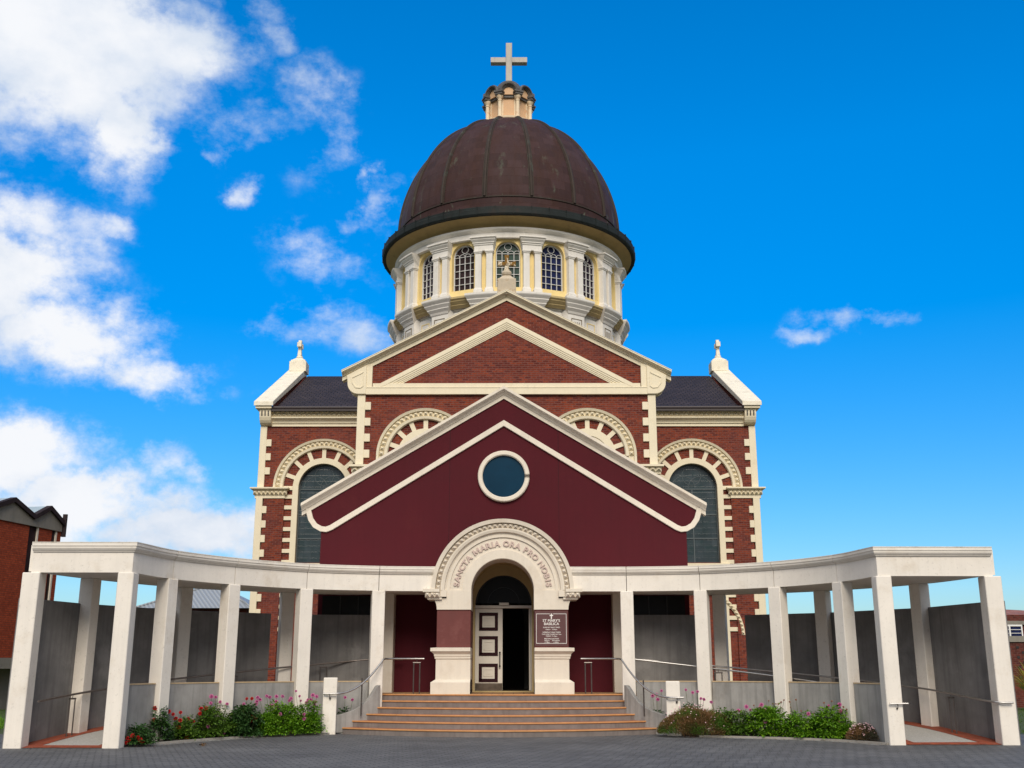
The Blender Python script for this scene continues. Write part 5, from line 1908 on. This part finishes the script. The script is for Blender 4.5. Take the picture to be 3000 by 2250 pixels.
# ================================================================== flower beds
KERB = {-1: [(-7.62, 23.62), (-7.38, 24.10), (-6.72, 25.35), (-5.98, 26.42), (-5.30, 27.08), (-4.70, 27.50), (-4.25, 27.70)],
        1: [(8.28, 24.05), (7.75, 24.95), (7.08, 25.60), (6.2, 26.10), (5.4, 26.45), (5.0, 26.6), (4.7, 26.75)]}
for s in (-1, 1):
    kc = catmull(KERB[s], 6)
    inner = SIDES[s]['curve']
    mb = MB()
    rs = []
    for i, p in enumerate(kc):
        d = (kc[min(i + 1, len(kc) - 1)] - kc[max(i - 1, 0)]).normalized()
        nn_ = Vector((-d.y, d.x)) * 0.04
        rs.append([(p.x + nn_.x, p.y + nn_.y, -0.02), (p.x + nn_.x, p.y + nn_.y, 0.045), (p.x - nn_.x, p.y - nn_.y, 0.045), (p.x - nn_.x, p.y - nn_.y, -0.02)])
    mb.rings(rs)
    structure(mb.build('kerb', M['kerb']))
    inn = [inner[k] for k in range(3, 4 * PER + 1)]
    poly = [tuple(p) for p in kc] + [tuple(p) for p in reversed(inn)]
    # soil as quads between the kerb and the low walls
    def rs_(c, n):
        L = [0.0]
        for a, b in zip(c[:-1], c[1:]): L.append(L[-1] + (b - a).length)
        out = []
        for k in range(n + 1):
            t = L[-1] * k / n; j = 0
            while j < len(L) - 2 and L[j + 1] < t: j += 1
            out.append(c[j].lerp(c[j + 1], (t - L[j]) / max(1e-6, L[j + 1] - L[j])))
        return out
    A_, B_ = rs_(kc, 24), rs_(inn, 24)
    mb = MB()
    v, f_ = [], []
    for a, b in zip(A_, B_):
        v += [(a.x, a.y, 0.025), (b.x, b.y, 0.05)]
    for k in range(24): f_.append((2 * k, 2 * k + 1, 2 * k + 3, 2 * k + 2))
    mb.add(v, f_)
    structure(mb.build('garden_soil', M['soil'], recalc=False))
    # pale border pavers in front of the kerb
    mb = MB()
    v, f_ = [], []
    for i, p in enumerate(kc):
        d = (kc[min(i + 1, len(kc) - 1)] - kc[max(i - 1, 0)]).normalized()
        nn_ = Vector((-d.y, d.x)) * (-s)
        if nn_.y > 0: nn_ = -nn_
        q = p + nn_ * 0.34
        v += [(p.x, p.y, 0.004), (q.x, q.y, 0.004)]
    for k in range(len(kc) - 1): f_.append((2 * k, 2 * k + 1, 2 * k + 3, 2 * k + 2))
    mb.add(v, f_)
    structure(mb.build('paving_border', M['paver_edge'], recalc=False))
#@@PART4
# ================================================================== plants
def leaf(mb, p, d, up, L, wd, fold=0.25, droop=0.15):
    """one pointed leaf: base p, direction d"""
    d = d.normalized()
    sdv = d.cross(up)
    if sdv.length < 1e-3: sdv = Vector((1, 0, 0))
    sdv.normalize()
    n_ = sdv.cross(d).normalized()
    m = p + d * (L * 0.5) + n_ * (L * 0.05)
    tip = p + d * L - n_ * (L * droop)
    a = m + sdv * wd * 0.5 + n_ * wd * fold
    b = m - sdv * wd * 0.5 + n_ * wd * fold
    mb.add([p, a, tip, b, m], [(0, 1, 4), (1, 2, 4), (2, 3, 4), (3, 0, 4)])


def foliage(rx, ry, h, n, L, clumps, rnd, narrow=0.55, z0=0.03, gap=0.0):
    """leaves gathered on many small shoots filling a low mound"""
    mb = MB()
    n, clumps = int(n * 1.5), int(clumps * 1.45)
    per = max(4, n // clumps)
    for c in range(clumps):
        a = rnd.uniform(0, 2 * PI)
        q = math.sqrt(rnd.uniform(0.05, 1.0))
        hh = h * (1 - 0.55 * q ** 3) * rnd.uniform(0.55, 1.05)
        cx, cy = rx * q * math.cos(a), ry * q * math.sin(a)
        if rnd.random() < 0.45: hh *= rnd.uniform(0.18, 0.75)
        cr = rnd.uniform(0.10, 0.17)
        for k in range(per):
            t = rnd.random()
            ang = rnd.uniform(0, 2 * PI)
            e = rnd.uniform(-0.25, 0.9)
            dv = Vector((math.cos(ang) * math.cos(e), math.sin(ang) * math.cos(e), math.sin(e)))
            rr = cr * rnd.random() ** 0.6
            p = Vector((cx, cy, max(z0 + 0.02, hh - cr * 0.7))) + Vector((dv.x * rr, dv.y * rr, dv.z * rr * 1.1))
            if p.z < z0: p.z = z0 + rnd.uniform(0, 0.08)
            leaf(mb, p, dv + Vector((0, 0, -0.15)), Vector((rnd.uniform(-.4, .4), rnd.uniform(-.4, .4), 1)), L * rnd.uniform(0.65, 1.4), L * narrow * rnd.uniform(0.7, 1.2))
    return mb


def flower_mesh(name, mat, r, petals, layers, rnd, kind='dahlia'):
    mb = MB()
    for ly in range(layers):
        e = rad(8 + 70 * ly / max(1, layers - 1)) if layers > 1 else rad(20)
        rr = r * (1 - 0.35 * ly / layers)
        for k in range(petals - ly * 2):
            a = 2 * PI * (k + 0.5 * (ly % 2)) / (petals - ly * 2)
            d = Vector((math.cos(a) * math.cos(e), math.sin(a) * math.cos(e), math.sin(e)))
            leaf(mb, d * r * 0.12, d, Vector((0, 0, 1)), rr, rr * 0.62, 0.18, 0.05)
    if kind == 'dahlia':
        for k in range(petals - 2):
            a = 2 * PI * k / (petals - 2)
            d = Vector((math.cos(a) * 0.9, math.sin(a) * 0.9, -0.45))
            leaf(mb, d * r * 0.1, d, Vector((0, 0, 1)), r * 0.85, r * 0.55, 0.15, 0.1)
    me = mb.build(name, mat, recalc=False)
    return me


RN = random.Random(5)
proto_fl = {}
for key, mat, r, pt, ly in (('red', 'petal_red', 0.062, 12, 3), ('pink', 'petal_pink', 0.055, 12, 3), ('seed', 'seed', 0.032, 8, 3)):
    o = flower_mesh('flower' if key != 'seed' else 'seed_head', M[mat], r, pt, ly, RN)
    me = o.data
    bpy.data.objects.remove(o)
    proto_fl[key] = me


def add_flower(parent, kind, pos):
    rp = ORG[parent.name]
    nm = 'flower' if kind != 'seed' else 'seed_head'
    o = bpy.data.objects.new(nm, proto_fl[kind])
    COL.objects.link(o)
    o.parent = parent
    o.location = Vector(pos) - rp
    tilt = (RN.uniform(0.5, 1.35), RN.uniform(-0.5, 0.5), RN.uniform(-0.7, 0.7))   # faces lean outwards, towards the light
    o.rotation_euler = tilt
    sc = RN.uniform(0.62, 1.0)
    o.scale = (sc, sc, sc)
    return o


PLANTS = []
def plant(name, label, cat, group, x, y, rx, ry, h, n, L, clumps, mat, narrow=0.68, stems=0, stem_h=0.0, seed=1, ax=0.0):
    rnd = random.Random(seed)
    t = thing(name, label, cat, (x, y, 0.03), group)
    mb = foliage(rx, ry, h, n, L, clumps, rnd, narrow)
    mb.xf = None
    rot = Matrix.Translation((x, y, 0.03)) @ Matrix.Rotation(ax, 4, 'Z')
    mb.v = [rot @ p for p in mb.v]
    mb.build('foliage', M[mat], t, recalc=False)
    # woody base stems
    ms = MB()
    for k in range(9):
        a = rnd.uniform(0, 2 * PI); q = rnd.uniform(0.1, 0.75)
        p1 = rot @ Vector((rx * q * math.cos(a), ry * q * math.sin(a), h * rnd.uniform(0.5, 0.85)))
        p0 = rot @ Vector((rx * q * 0.3 * math.cos(a), ry * q * 0.3 * math.sin(a), 0))
        ms.tube([p0, p0.lerp(p1, 0.5) + Vector((0, 0, 0.03)), p1], [0.011, 0.009, 0.006], 5)
    PLANTS.append(dict(t=t, x=x, y=y, rx=rx, ry=ry, h=h, ms=ms, rot=rot, rnd=rnd))
    return t


G1 = 'flowering plants in the beds beside the steps'
plant('dahlia_plant', 'low dark dahlia with red blooms at the foot of the left end column', 'dahlia', G1, -7.56, 23.70, 0.20, 0.26, 0.40, 700, 0.075, 26, 'leaf_dark', seed=2)
plant('dahlia_plant', 'lanky dark dahlia with two red blooms against the low wall beside the left end column', 'dahlia', G1, -7.50, 24.68, 0.20, 0.25, 0.70, 560, 0.085, 26, 'leaf_dark', seed=3)
plant('dahlia_plant', 'dahlia with a loose cluster of red blooms in front of the second front column', 'dahlia', G1, -7.14, 25.35, 0.26, 0.30, 0.50, 760, 0.075, 32, 'leaf_mid', seed=4)
plant('dahlia_plant', 'tall mixed dahlia with pink and small red blooms, left of the darkest bush', 'dahlia', G1, -6.66, 25.98, 0.42, 0.34, 0.74, 1700, 0.070, 62, 'leaf_mid', seed=5, ax=0.9)
plant('dahlia_plant', 'dark broad leaved bush in the middle of the left flower bed', 'dahlia', G1, -6.05, 26.58, 0.44, 0.34, 0.72, 1700, 0.090, 60, 'leaf_dark', seed=6, ax=0.8)
plant('dahlia_plant', 'bright green leafy bush topped with many pink blooms left of the short pillar', 'dahlia', G1, -5.42, 27.03, 0.50, 0.38, 0.76, 3000, 0.072, 84, 'leaf_bright', seed=7, ax=0.6)
plant('dahlia_plant', 'green bush with crowded pink blooms touching the left short pillar', 'dahlia', G1, -4.78, 27.42, 0.38, 0.28, 0.74, 1800, 0.072, 52, 'leaf_bright', seed=8, ax=0.4)
plant('dahlia_plant', 'small dahlia with two pink blooms between the left short pillar and the sloping wall', 'dahlia', G1, -3.98, 28.30, 0.15, 0.07, 0.55, 260, 0.095, 12, 'leaf_dark', seed=9)
plant('dahlia_plant', 'dark leaved dahlia with pink blooms between the right short pillar and the sloping wall', 'dahlia', G1, 3.92, 28.16, 0.24, 0.14, 0.64, 480, 0.085, 20, 'leaf_dark', seed=10)
plant('dahlia_plant', 'tall thin dahlia with pink blooms rising behind the brown daisy bush', 'dahlia', G1, 4.72, 27.55, 0.30, 0.22, 0.72, 420, 0.085, 18, 'leaf_dark', seed=11)
plant('dahlia_plant', 'green bush next to the brown daisy bush with one pink bloom on top', 'dahlia', G1, 5.55, 26.80, 0.44, 0.38, 0.68, 1900, 0.070, 66, 'leaf_mid', seed=12, ax=-0.3)
plant('dahlia_plant', 'bright green bush with pink blooms in the middle of the right flower bed', 'dahlia', G1, 6.35, 26.52, 0.50, 0.42, 0.72, 2500, 0.074, 82, 'leaf_bright', seed=13, ax=-0.4)
plant('dahlia_plant', 'lower green bush with many brown seed heads in the right flower bed', 'dahlia', G1, 7.02, 26.15, 0.42, 0.42, 0.62, 1700, 0.074, 60, 'leaf_bright', seed=14, ax=-0.5)
plant('dahlia_plant', 'round glossy green bush at the right end of the row, beside the small pale daisy', 'dahlia', G1, 7.58, 25.70, 0.42, 0.40, 0.68, 1900, 0.076, 64, 'leaf_bright', seed=15, ax=-0.7)

RED = [(-7.59, 24.63, 0.73), (-7.59, 24.58, 0.48), (-7.35, 25.15, 0.58), (-7.41, 25.03, 0.64), (-7.3, 25.21, 0.48), (-7.24, 25.33, 0.61), (-7.11, 25.52, 0.46), (-7.04, 25.62, 0.4), (-7.23, 25.31, 0.44), (-7.25, 25.28, 0.29), (-7.74, 23.45, 0.17), (-7.51, 23.42, 0.18), (-7.43, 23.46, 0.10), (-7.63, 23.42, 0.22), (-7.76, 23.44, 0.08), (-7.47, 23.44, 0.14), (-7.70, 23.44, 0.12), (-7.06, 25.33, 0.07), (-6.93, 25.81, 0.57), (-6.92, 25.83, 0.67), (-6.84, 25.96, 0.67), (-5.9, 26.52, 0.45), (-5.82, 26.6, 0.42), (-5.9, 26.5, 0.36), (-6.1, 26.75, 0.87), (-6.0, 26.85, 0.87)]
PINKL = [(-6.77, 26.06, 0.79), (-6.69, 26.17, 0.92), (-6.77, 26.08, 0.94), (-6.6, 26.25, 0.81), (-6.47, 26.39, 0.76), (-6.71, 25.75, 0.29), (-6.42, 26.05, 0.13), (-6.46, 26.0, 0.08), (-6.15, 26.7, 0.75), (-5.89, 26.96, 0.89), (-5.84, 27.01, 0.84), (-5.91, 26.93, 0.75), (-5.9, 26.94, 0.8), (-5.7, 27.09, 0.92), (-5.63, 27.13, 0.89), (-5.49, 27.21, 0.91), (-5.49, 27.2, 0.79), (-5.36, 27.29, 0.91), (-5.30, 26.85, 0.51), (-5.42, 27.04, 0.66), (-5.6, 27.14, 0.71), (-5.56, 27.16, 0.7), (-5.17, 27.39, 0.86), (-5.2, 27.37, 0.81), (-5.07, 27.46, 1.03), (-4.98, 27.5, 0.91), (-4.95, 27.52, 0.8), (-4.82, 27.59, 0.76), (-4.79, 27.6, 0.82), (-4.72, 27.62, 0.82), (-4.63, 27.63, 0.78), (-4.68, 27.63, 0.93), (-4.58, 27.60, 0.9), (-4.60, 27.58, 0.77), (-4.62, 27.57, 0.7), (-4.80, 27.22, 0.49), (-4.79, 27.20, 0.39), (-5.00, 27.12, 0.08), (-5.10, 27.08, 0.10), (-4.53, 27.40, 0.08), (-3.98, 28.28, 0.86), (-3.80, 28.34, 0.80)]
PINKR = [(3.9, 27.97, 0.82), (3.78, 27.99, 0.9), (4.0, 27.96, 1.03), (3.87, 27.98, 0.94), (4.56, 27.64, 1.06), (4.69, 27.4, 1.0), (4.81, 27.4, 1.02), (4.87, 27.3, 0.86), (4.94, 27.3, 0.84), (5.08, 27.1, 0.78), (5.85, 26.72, 0.69), (5.93, 26.7, 0.62), (5.66, 26.75, 0.6), (6.19, 26.61, 0.74), (6.16, 26.62, 0.68), (6.26, 26.58, 0.62), (6.17, 26.22, 0.38), (7.16, 26.11, 0.55), (7.59, 25.92, 0.74), (7.78, 25.69, 0.63), (7.78, 25.7, 0.77)]
BRN = [(6.35, 26.55, 0.83), (6.68, 26.41, 0.85), (6.62, 26.44, 0.8), (6.55, 26.46, 0.76), (6.5, 26.48, 0.76), (6.44, 26.51, 0.76), (6.8, 26.36, 0.81), (6.94, 26.31, 0.86), (6.02, 26.68, 0.72), (6.43, 26.51, 0.61), (6.81, 26.35, 0.69), (7.03, 26.26, 0.61), (7.51, 26.01, 0.8), (7.65, 25.86, 0.84), (7.65, 25.85, 0.69), (7.58, 25.93, 0.66), (7.76, 25.71, 0.69), (7.84, 25.62, 0.72), (7.89, 25.56, 0.67), (7.58, 25.92, 0.56), (7.3, 26.15, 0.57), (7.68, 25.48, 0.41), (6.61, 26.44, 0.68)]
for lst, kind in ((RED, 'red'), (PINKL, 'pink'), (PINKR, 'pink'), (BRN, 'seed')):
    for p in lst:
        p = Vector(p)
        best = min(PLANTS, key=lambda q: (Vector((q['x'], q['y'])) - p.xy).length)
        add_flower(best['t'], kind, p)
        # stem down into the plant
        root = Vector((best['x'], best['y'], 0.06)).lerp(Vector((p.x, p.y, 0.06)), 0.55)
        mid = root.lerp(p, 0.55) + Vector((0, 0, 0.06))
        best['ms'].tube([root, mid, p - Vector((0, 0, 0.01))], [0.006, 0.005, 0.004], 5)
        if p.z > best['h'] * 0.8:
            for q_ in range(3):
                b0 = mid.lerp(p, best['rnd'].uniform(0.1, 0.75))
                a = best['rnd'].uniform(0, 2 * PI)
for q in PLANTS:
    q['ms'].build('stem', M['stem'], q['t'], recalc=False)

# fine leaved daisy bushes
def daisy_bush(name, label, x, y, rx, ry, h, n, mats, nfl, seed, flmat):
    rnd = random.Random(seed)
    t = thing(name, label, 'daisy bush', (x, y, 0.03))
    mb, mg = MB(), MB()
    for k in range(n):
        a = rnd.uniform(0, 2 * PI)
        q = math.sqrt(rnd.random())
        lump = 0.86 + 0.22 * mnoise.noise(Vector((math.cos(a) * q * 2.2, math.sin(a) * q * 2.2, seed)))
        hz = h * math.sqrt(max(0.02, 1 - q * q)) * lump
        zz = hz * rnd.random() ** 0.45
        p = Vector((x + rx * q * math.cos(a), y + ry * q * math.sin(a), 0.03 + zz))
        out = Vector((rx * q * math.cos(a) / rx ** 2, ry * q * math.sin(a) / ry ** 2, 0.9 * zz / h / h + 0.6))
        d = out.normalized() + Vector((rnd.uniform(-.7, .7), rnd.uniform(-.7, .7), rnd.uniform(-.2, .7)))
        tgt = mg if (mnoise.noise(Vector((p.x * 2.6, p.y * 2.6, p.z * 2.6 + seed))) + rnd.uniform(-.25, .25) > 0.16) else mb
        leaf(tgt, p, d, Vector((rnd.uniform(-1, 1), rnd.uniform(-1, 1), 0.5)), rnd.uniform(0.045, 0.10), 0.011, 0.2, 0.2)
    mb.build('foliage', M[mats[0]], t, recalc=False)
    mg.build('foliage', M[mats[1]], t, recalc=False)
    ms = MB()
    for k in range(40):
        a = rnd.uniform(0, 2 * PI); q = rnd.random() * 0.9
        ms.tube([(x + rx * q * 0.5 * math.cos(a), y + ry * q * 0.5 * math.sin(a), 0.0), (x + rx * q * math.cos(a), y + ry * q * math.sin(a), h * math.sqrt(1 - q * q) * 0.9)], [0.006, 0.003], 4)
    ms.build('stem', M['brown_stem'], t, recalc=False)
    fl = MB()
    for k in range(nfl):
        a = rnd.uniform(0, 2 * PI); q = math.sqrt(rnd.random()) * 0.97
        zz = h * math.sqrt(1 - q * q) * rnd.uniform(0.85, 1.1)
        c = Vector((x + rx * q * math.cos(a), y + ry * q * math.sin(a), 0.05 + zz))
        tl = Vector((rnd.uniform(-.5, .5), rnd.uniform(-1.1, 0.1), 1)).normalized()
        u = tl.orthogonal().normalized(); v_ = tl.cross(u)
        for j in range(7):
            b = 2 * PI * j / 7
            leaf(fl, c, u * math.cos(b) + v_ * math.sin(b), tl, rnd.uniform(0.014, 0.022), 0.012, 0.1, 0.0)
    o = fl.build('tiny_flowers', M[flmat], t, recalc=False)
    o['kind'] = 'stuff'
    return t

daisy_bush('daisy_bush', 'wide dry brown daisy bush with tiny pale blooms at the right foot of the steps', 4.68, 26.92, 0.92, 0.66, 0.70, 18000, ('leaf_brown', 'leaf_mid'), 120, 21, 'petal_pale')
daisy_bush('daisy_bush', 'small dull daisy bush with pale pink blooms beside the right end column', 8.08, 25.10, 0.34, 0.42, 0.36, 4200, ('leaf_grey', 'leaf_brown'), 120, 22, 'petal_pale')

# arching yellow-green flax on the right lawn
def flax(label, x, y, h, n, seed):
    rnd = random.Random(seed)
    t = thing('flax_plant', label, 'flax', (x, y, 0))
    mb = MB()
    for k in range(n):
        a = rnd.uniform(0, 2 * PI)
        L = h * rnd.uniform(0.7, 1.25)
        lean = rnd.uniform(0.15, 0.75)
        pts_ = []
        for i in range(7):
            u = i / 6
            r = L * lean * u ** 1.4
            z = L * (u - 0.42 * lean * u ** 3 * 1.6)
            pts_.append(Vector((x + r * math.cos(a), y + r * math.sin(a), z)))
        sdv = Vector((-math.sin(a), math.cos(a), 0))
        v, f_ = [], []
        for i, p in enumerate(pts_):
            wd = 0.028 * (1 - (i / 6) ** 2) + 0.002
            v += [p - sdv * wd, p + sdv * wd]
        for i in range(6): f_.append((2 * i, 2 * i + 1, 2 * i + 3, 2 * i + 2))
        mb.add(v, f_)
    mb.build('blades', M['leaf_yellow'], t, recalc=False)
    return t
flax('clump of arching yellow flax in front of the pierced brick wall at the right edge', 20.35, 43.0, 1.9, 210, 31)

# rough grass tufts on the lawns
def tufts(name, x0, x1, y0, y1, n, h, seed, mat):
    rnd = random.Random(seed)
    mb = MB()
    for k in range(n):
        p = Vector((rnd.uniform(x0, x1), rnd.uniform(y0, y1), -0.004))
        for j in range(3):
            a = rnd.uniform(0, 2 * PI)
            d = Vector((math.cos(a) * 0.5, math.sin(a) * 0.5, 1))
            leaf(mb, p, d, Vector((math.sin(a), math.cos(a), 0)), h * rnd.uniform(0.5, 1.3), 0.014, 0.0, 0.3)
    o = mb.build(name, M[mat], recalc=False)
    tag(o, 'short green grass on the lawn', 'grass', None, 'stuff')
tufts('grass', 12.2, 24.0, 28.0, 44.0, 4500, 0.06, 41, 'leaf_mid')
tufts('grass', -22.0, -12.2, 28.0, 44.0, 3500, 0.07, 42, 'leaf_mid')
tufts('weeds', -15.4, -13.2, 29.5, 34.0, 500, 0.22, 43, 'leaf_bright')

# ================================================================== neighbouring buildings
# ---- left: orange brick block with a folded concrete fascia
lb = thing('brick_block', 'orange brick block with zigzag roof and grey concrete fascia at the left edge', 'building', (-22, 42, 0))
X0, X1 = -19.45, -18.75       # facing wall runs from (X0, y 38.4) to (X1, 45)
def wallp(t):                  # t metres along the wall from its far corner back towards the camera
    return Vector((-18.76, 45.1)) + dirw * t
dirw = (Vector((-21.99, 28.0)) - Vector((-18.6, 45.1))).normalized()
nw = Vector((dirw.y * -1, dirw.x))
if nw.x < 0: nw = -nw
def slab(t0, t1, z0, z1, o0, o1):
    a0, a1 = wallp(t0) + nw * o0, wallp(t1) + nw * o0
    b0, b1 = wallp(t0) + nw * o1, wallp(t1) + nw * o1
    return [tuple(a0), tuple(a1), tuple(b1), tuple(b0)], z0, z1
# brick: panels between the slots
mb = MB()
slots = [(0.28, 0.62), (1.52, 2.12), (4.6, 5.3), (8.0, 8.7)]
last = 0.0
for (s0, s1) in slots + [(17.0, 17.0)]:
    mb.prism_z(*slab(last, s0, 1.95, 7.12, 0, -8.0 if last == 0 else -0.4))
    last = s1
mb.build('wall', M['brick_orange'], lb)
mb = MB()
mb.prism_z(*slab(0.0, 17.0, 0.0, 1.95, -0.6, -8.0))
mb.prism_z(*slab(0.62, 17.0, 1.95, 7.12, -0.4, -8.0))
mb.prism_z(*slab(-0.1, 17.0, 1.55, 1.95, 0.05, -0.6))
mb.build('base_concrete', M['fascia_concrete'], lb)
for (s0, s1) in slots:
    mb = MB()
    mb.prism_z(*slab(s0 + 0.09, s1, 1.95, 7.1, -0.04, -0.10))
    wd = mb.build('slot_window', M['glass_brown'], lb)
    mb = MB()
    mb.prism_z(*slab(s0, s0 + 0.09, 1.95, 7.1, 0.012, -0.12))
    mb.build('frame', M['putty'], wd)
# zigzag: bays along the wall, valley to valley
bays = [0.05, 2.0, 4.7, 7.6, 11.0, 17.0]
mb, mr, ms_, me_ = MB(), MB(), MB(), MB()
for b0, b1 in zip(bays[:-1], bays[1:]):
    mid = (b0 + b1) / 2
    zl, zp = 7.42, 7.92
    for (ta, za, tb, zb_) in ((b0, zl, mid, zp), (mid, zp, b1, zl)):
        P4 = []
        pa, pb = wallp(ta), wallp(tb)
        def pt(p, o, z): q = p + nw * o; return (q.x, q.y, z)
        v = [pt(pa, 0.06, 7.1), pt(pb, 0.06, 7.1), pt(pb, 0.06, zb_), pt(pa, 0.06, za), pt(pa, -0.4, 7.1), pt(pb, -0.4, 7.1), pt(pb, -0.4, zb_), pt(pa, -0.4, za)]
        mb.add(v, [(0, 1, 2, 3), (7, 6, 5, 4), (0, 4, 5, 1), (1, 5, 6, 2), (2, 6, 7, 3), (3, 7, 4, 0)])
        # dark barge edge
        v = [pt(pa, 0.16, za - 0.05), pt(pb, 0.16, zb_ - 0.05), pt(pb, 0.16, zb_ + 0.14), pt(pa, 0.16, za + 0.14), pt(pa, -0.1, za - 0.05), pt(pb, -0.1, zb_ - 0.05), pt(pb, -0.1, zb_ + 0.14), pt(pa, -0.1, za + 0.14)]
        me_.add(v, [(0, 1, 2, 3), (7, 6, 5, 4), (0, 4, 5, 1), (1, 5, 6, 2), (2, 6, 7, 3), (3, 7, 4, 0)])
        # folded roof plates running back
        v = [pt(pa, -0.1, za + 0.12), pt(pb, -0.1, zb_ + 0.12), pt(pb, -8.0, zb_ + 0.12), pt(pa, -8.0, za + 0.12), pt(pa, -0.1, za + 0.02), pt(pb, -0.1, zb_ + 0.02), pt(pb, -8.0, zb_ + 0.02), pt(pa, -8.0, za + 0.02)]
        mr.add(v, [(0, 1, 2, 3), (7, 6, 5, 4), (0, 4, 5, 1), (1, 5, 6, 2), (2, 6, 7, 3), (3, 7, 4, 0)])
mb.build('fascia', M['fascia_concrete'], lb)
me_.build('roof_edge', M['trunkroof'], lb)
mr.build('roof', M['roof_sheet'], lb)
mb = MB()
c0 = wallp(0.0)
mb.prism_z([(c0.x, c0.y), (c0.x + 0.16, c0.y + 0.02), (c0.x + 0.16, c0.y + 0.12), (c0.x, c0.y + 0.12)], 6.9, 7.85)
mb.build('end_fin', M['trunkroof'], lb)

# ---- grey hipped iron roof beyond the left panels
hs = thing('house', 'low house with grey corrugated hip roof beyond the left concrete panels', 'house', (-17, 62, 0))
mb = MB()
mb.add([(-20.4, 59.5, 4.72), (-14.0, 59.5, 4.72), (-14.0, 66, 4.72), (-20.4, 66, 4.72), (-17.35, 62.5, 6.1), (-16.6, 62.5, 6.1)], [(0, 1, 5, 4), (1, 2, 5), (2, 3, 4, 5), (3, 0, 4), (3, 2, 1, 0)])
rf = mb.build('roof', M['roof_grey'], hs)
mb = MB()
mb.tube([(-20.4, 59.5, 4.74), (-17.35, 62.5, 6.12)], 0.07, 6)
mb.tube([(-14.0, 59.5, 4.74), (-16.6, 62.5, 6.12)], 0.07, 6)
mb.tube([(-17.35, 62.5, 6.12), (-16.6, 62.5, 6.12)], 0.07, 6)
mb.build('ridge_cap', M['roof_grey'], rf)
mb = MB()
mb.box(-20.0, -14.4, 59.9, 65.6, 0, 4.72)
mb.build('wall', M['brick_dark'], hs)

# ---- right: brick building with white sashes and rusty roof
rb = thing('brick_building', 'brick building with white sash windows and rusty iron roof at the right edge', 'building', (26, 58, 0))
mb = MB()
mb.box(20.0, 46.0, 54.0, 64.0, 0, 4.10)
mb.build('wall', M['brick_dark'], rb)
mb = MB()
mb.add([(19.8, 54.1, 4.08), (33.5, 54.1, 3.95), (33.5, 63.9, 3.95), (19.8, 63.9, 4.08), (21.0, 58.0, 4.52), (24.9, 58.0, 4.62)], [(0, 1, 5, 4), (1, 2, 5), (2, 3, 4, 5), (3, 0, 4), (3, 2, 1, 0)])
mb.build('roof', M['rust_roof'], rb)
mb = MB()
mb.box(21.9, 46.0, 53.88, 54.0, 3.62, 3.80)
mb.box(21.9, 46.0, 53.80, 54.0, 2.72, 2.96)
mb.build('lintel_band', M['fascia_concrete'], rb)
for k in range(8):
    x = 22.35 + 1.55 * k
    mb = MB()
    mb.box(x, x + 1.25, 53.93, 53.96, 2.96, 3.62)
    wn = mb.build('window', M['glass_blue'], rb)
    mb = MB()
    mb.box(x, x + 0.06, 53.88, 53.95, 2.96, 3.62)
    mb.box(x + 1.19, x + 1.25, 53.88, 53.95, 2.96, 3.62)
    mb.box(x + 0.06, x + 1.19, 53.88, 53.95, 2.96, 3.04)
    mb.box(x + 0.06, x + 1.19, 53.88, 53.95, 3.54, 3.62)
    mb.box(x + 0.59, x + 0.66, 53.88, 53.95, 3.04, 3.54)
    for z in (3.20, 3.37):
        mb.box(x + 0.06, x + 1.19, 53.90, 53.95, z, z + 0.025)
    mb.build('frame', M['win_white'], wn)

# ---- pierced brick garden wall on the right
gw = thing('garden_wall', 'old red brick garden wall with pierced columns of holes and concrete coping on the right', 'wall', (24, 46, 0))
mb = MB()
holes = []
for cx_ in (19.85, 21.35, 22.85):
    for r in range(9):
        holes.append((cx_ + (0.11 if r % 2 else -0.11), 0.75 + 0.20 * r))
xs = sorted({18.0, 40.0})
mb.box(18.0, 40.0, 46.05, 46.3, -0.05, 2.62)
gwo = mb.build('brickwork', M['brick_dark'], gw)
mb = MB()
for hx, hz in holes:
    mb.box(hx - 0.055, hx + 0.055, 46.035, 46.06, hz, hz + 0.10)
mb.build('hole', M['black'], gw)
mb = MB()
mb.box(17.95, 40.0, 45.98, 46.36, 2.62, 2.86)
mb.build('coping', M['fascia_concrete'], gw)

# ---- fallen leaves and petals swept against the kerb and steps
rnd = random.Random(77)
mb = MB()
for k in range(170):
    s_ = rnd.choice((-1, 1))
    if rnd.random() < 0.65:
        kc = catmull(KERB[s_], 6)
        p = rnd.choice(kc) + Vector((-s_ * rnd.uniform(0.05, 0.5), -rnd.uniform(0.02, 0.45)))
    else:
        p = Vector((rnd.uniform(-4, 4), 26.5 - rnd.uniform(0.03, 0.8) ** 1.5 + 0.08 * rnd.random()))
        p.y += 1.3 * (p.x / 4) ** 2
        p.y -= 0.06
    a = rnd.uniform(0, 2 * PI)
    leaf(mb, Vector((p.x, p.y, 0.012)), Vector((math.cos(a), math.sin(a), 0.12)), Vector((0, 0, 1)), rnd.uniform(0.02, 0.05), rnd.uniform(0.012, 0.025), 0.3, 0.2)
o = mb.build('fallen_leaves', M['seed'], recalc=False)
tag(o, 'small dry leaves scattered on the paving along the kerbs', 'leaves', None, 'stuff')
mb = MB()
for i in range(5):
    leaf(mb, Vector((-6.32 + 0.02 * i, 23.72, 0.012)), Vector((0.9 - 0.25 * i, 0.35 * i - 0.7, 0.10)), Vector((0, 0, 1)), 0.15, 0.09, 0.25, 0.25)
o = mb.build('dry_leaf', M['brown_stem'], recalc=False)
tag(o, 'large curled brown leaf lying alone on the grey paving left of the steps', 'leaf')
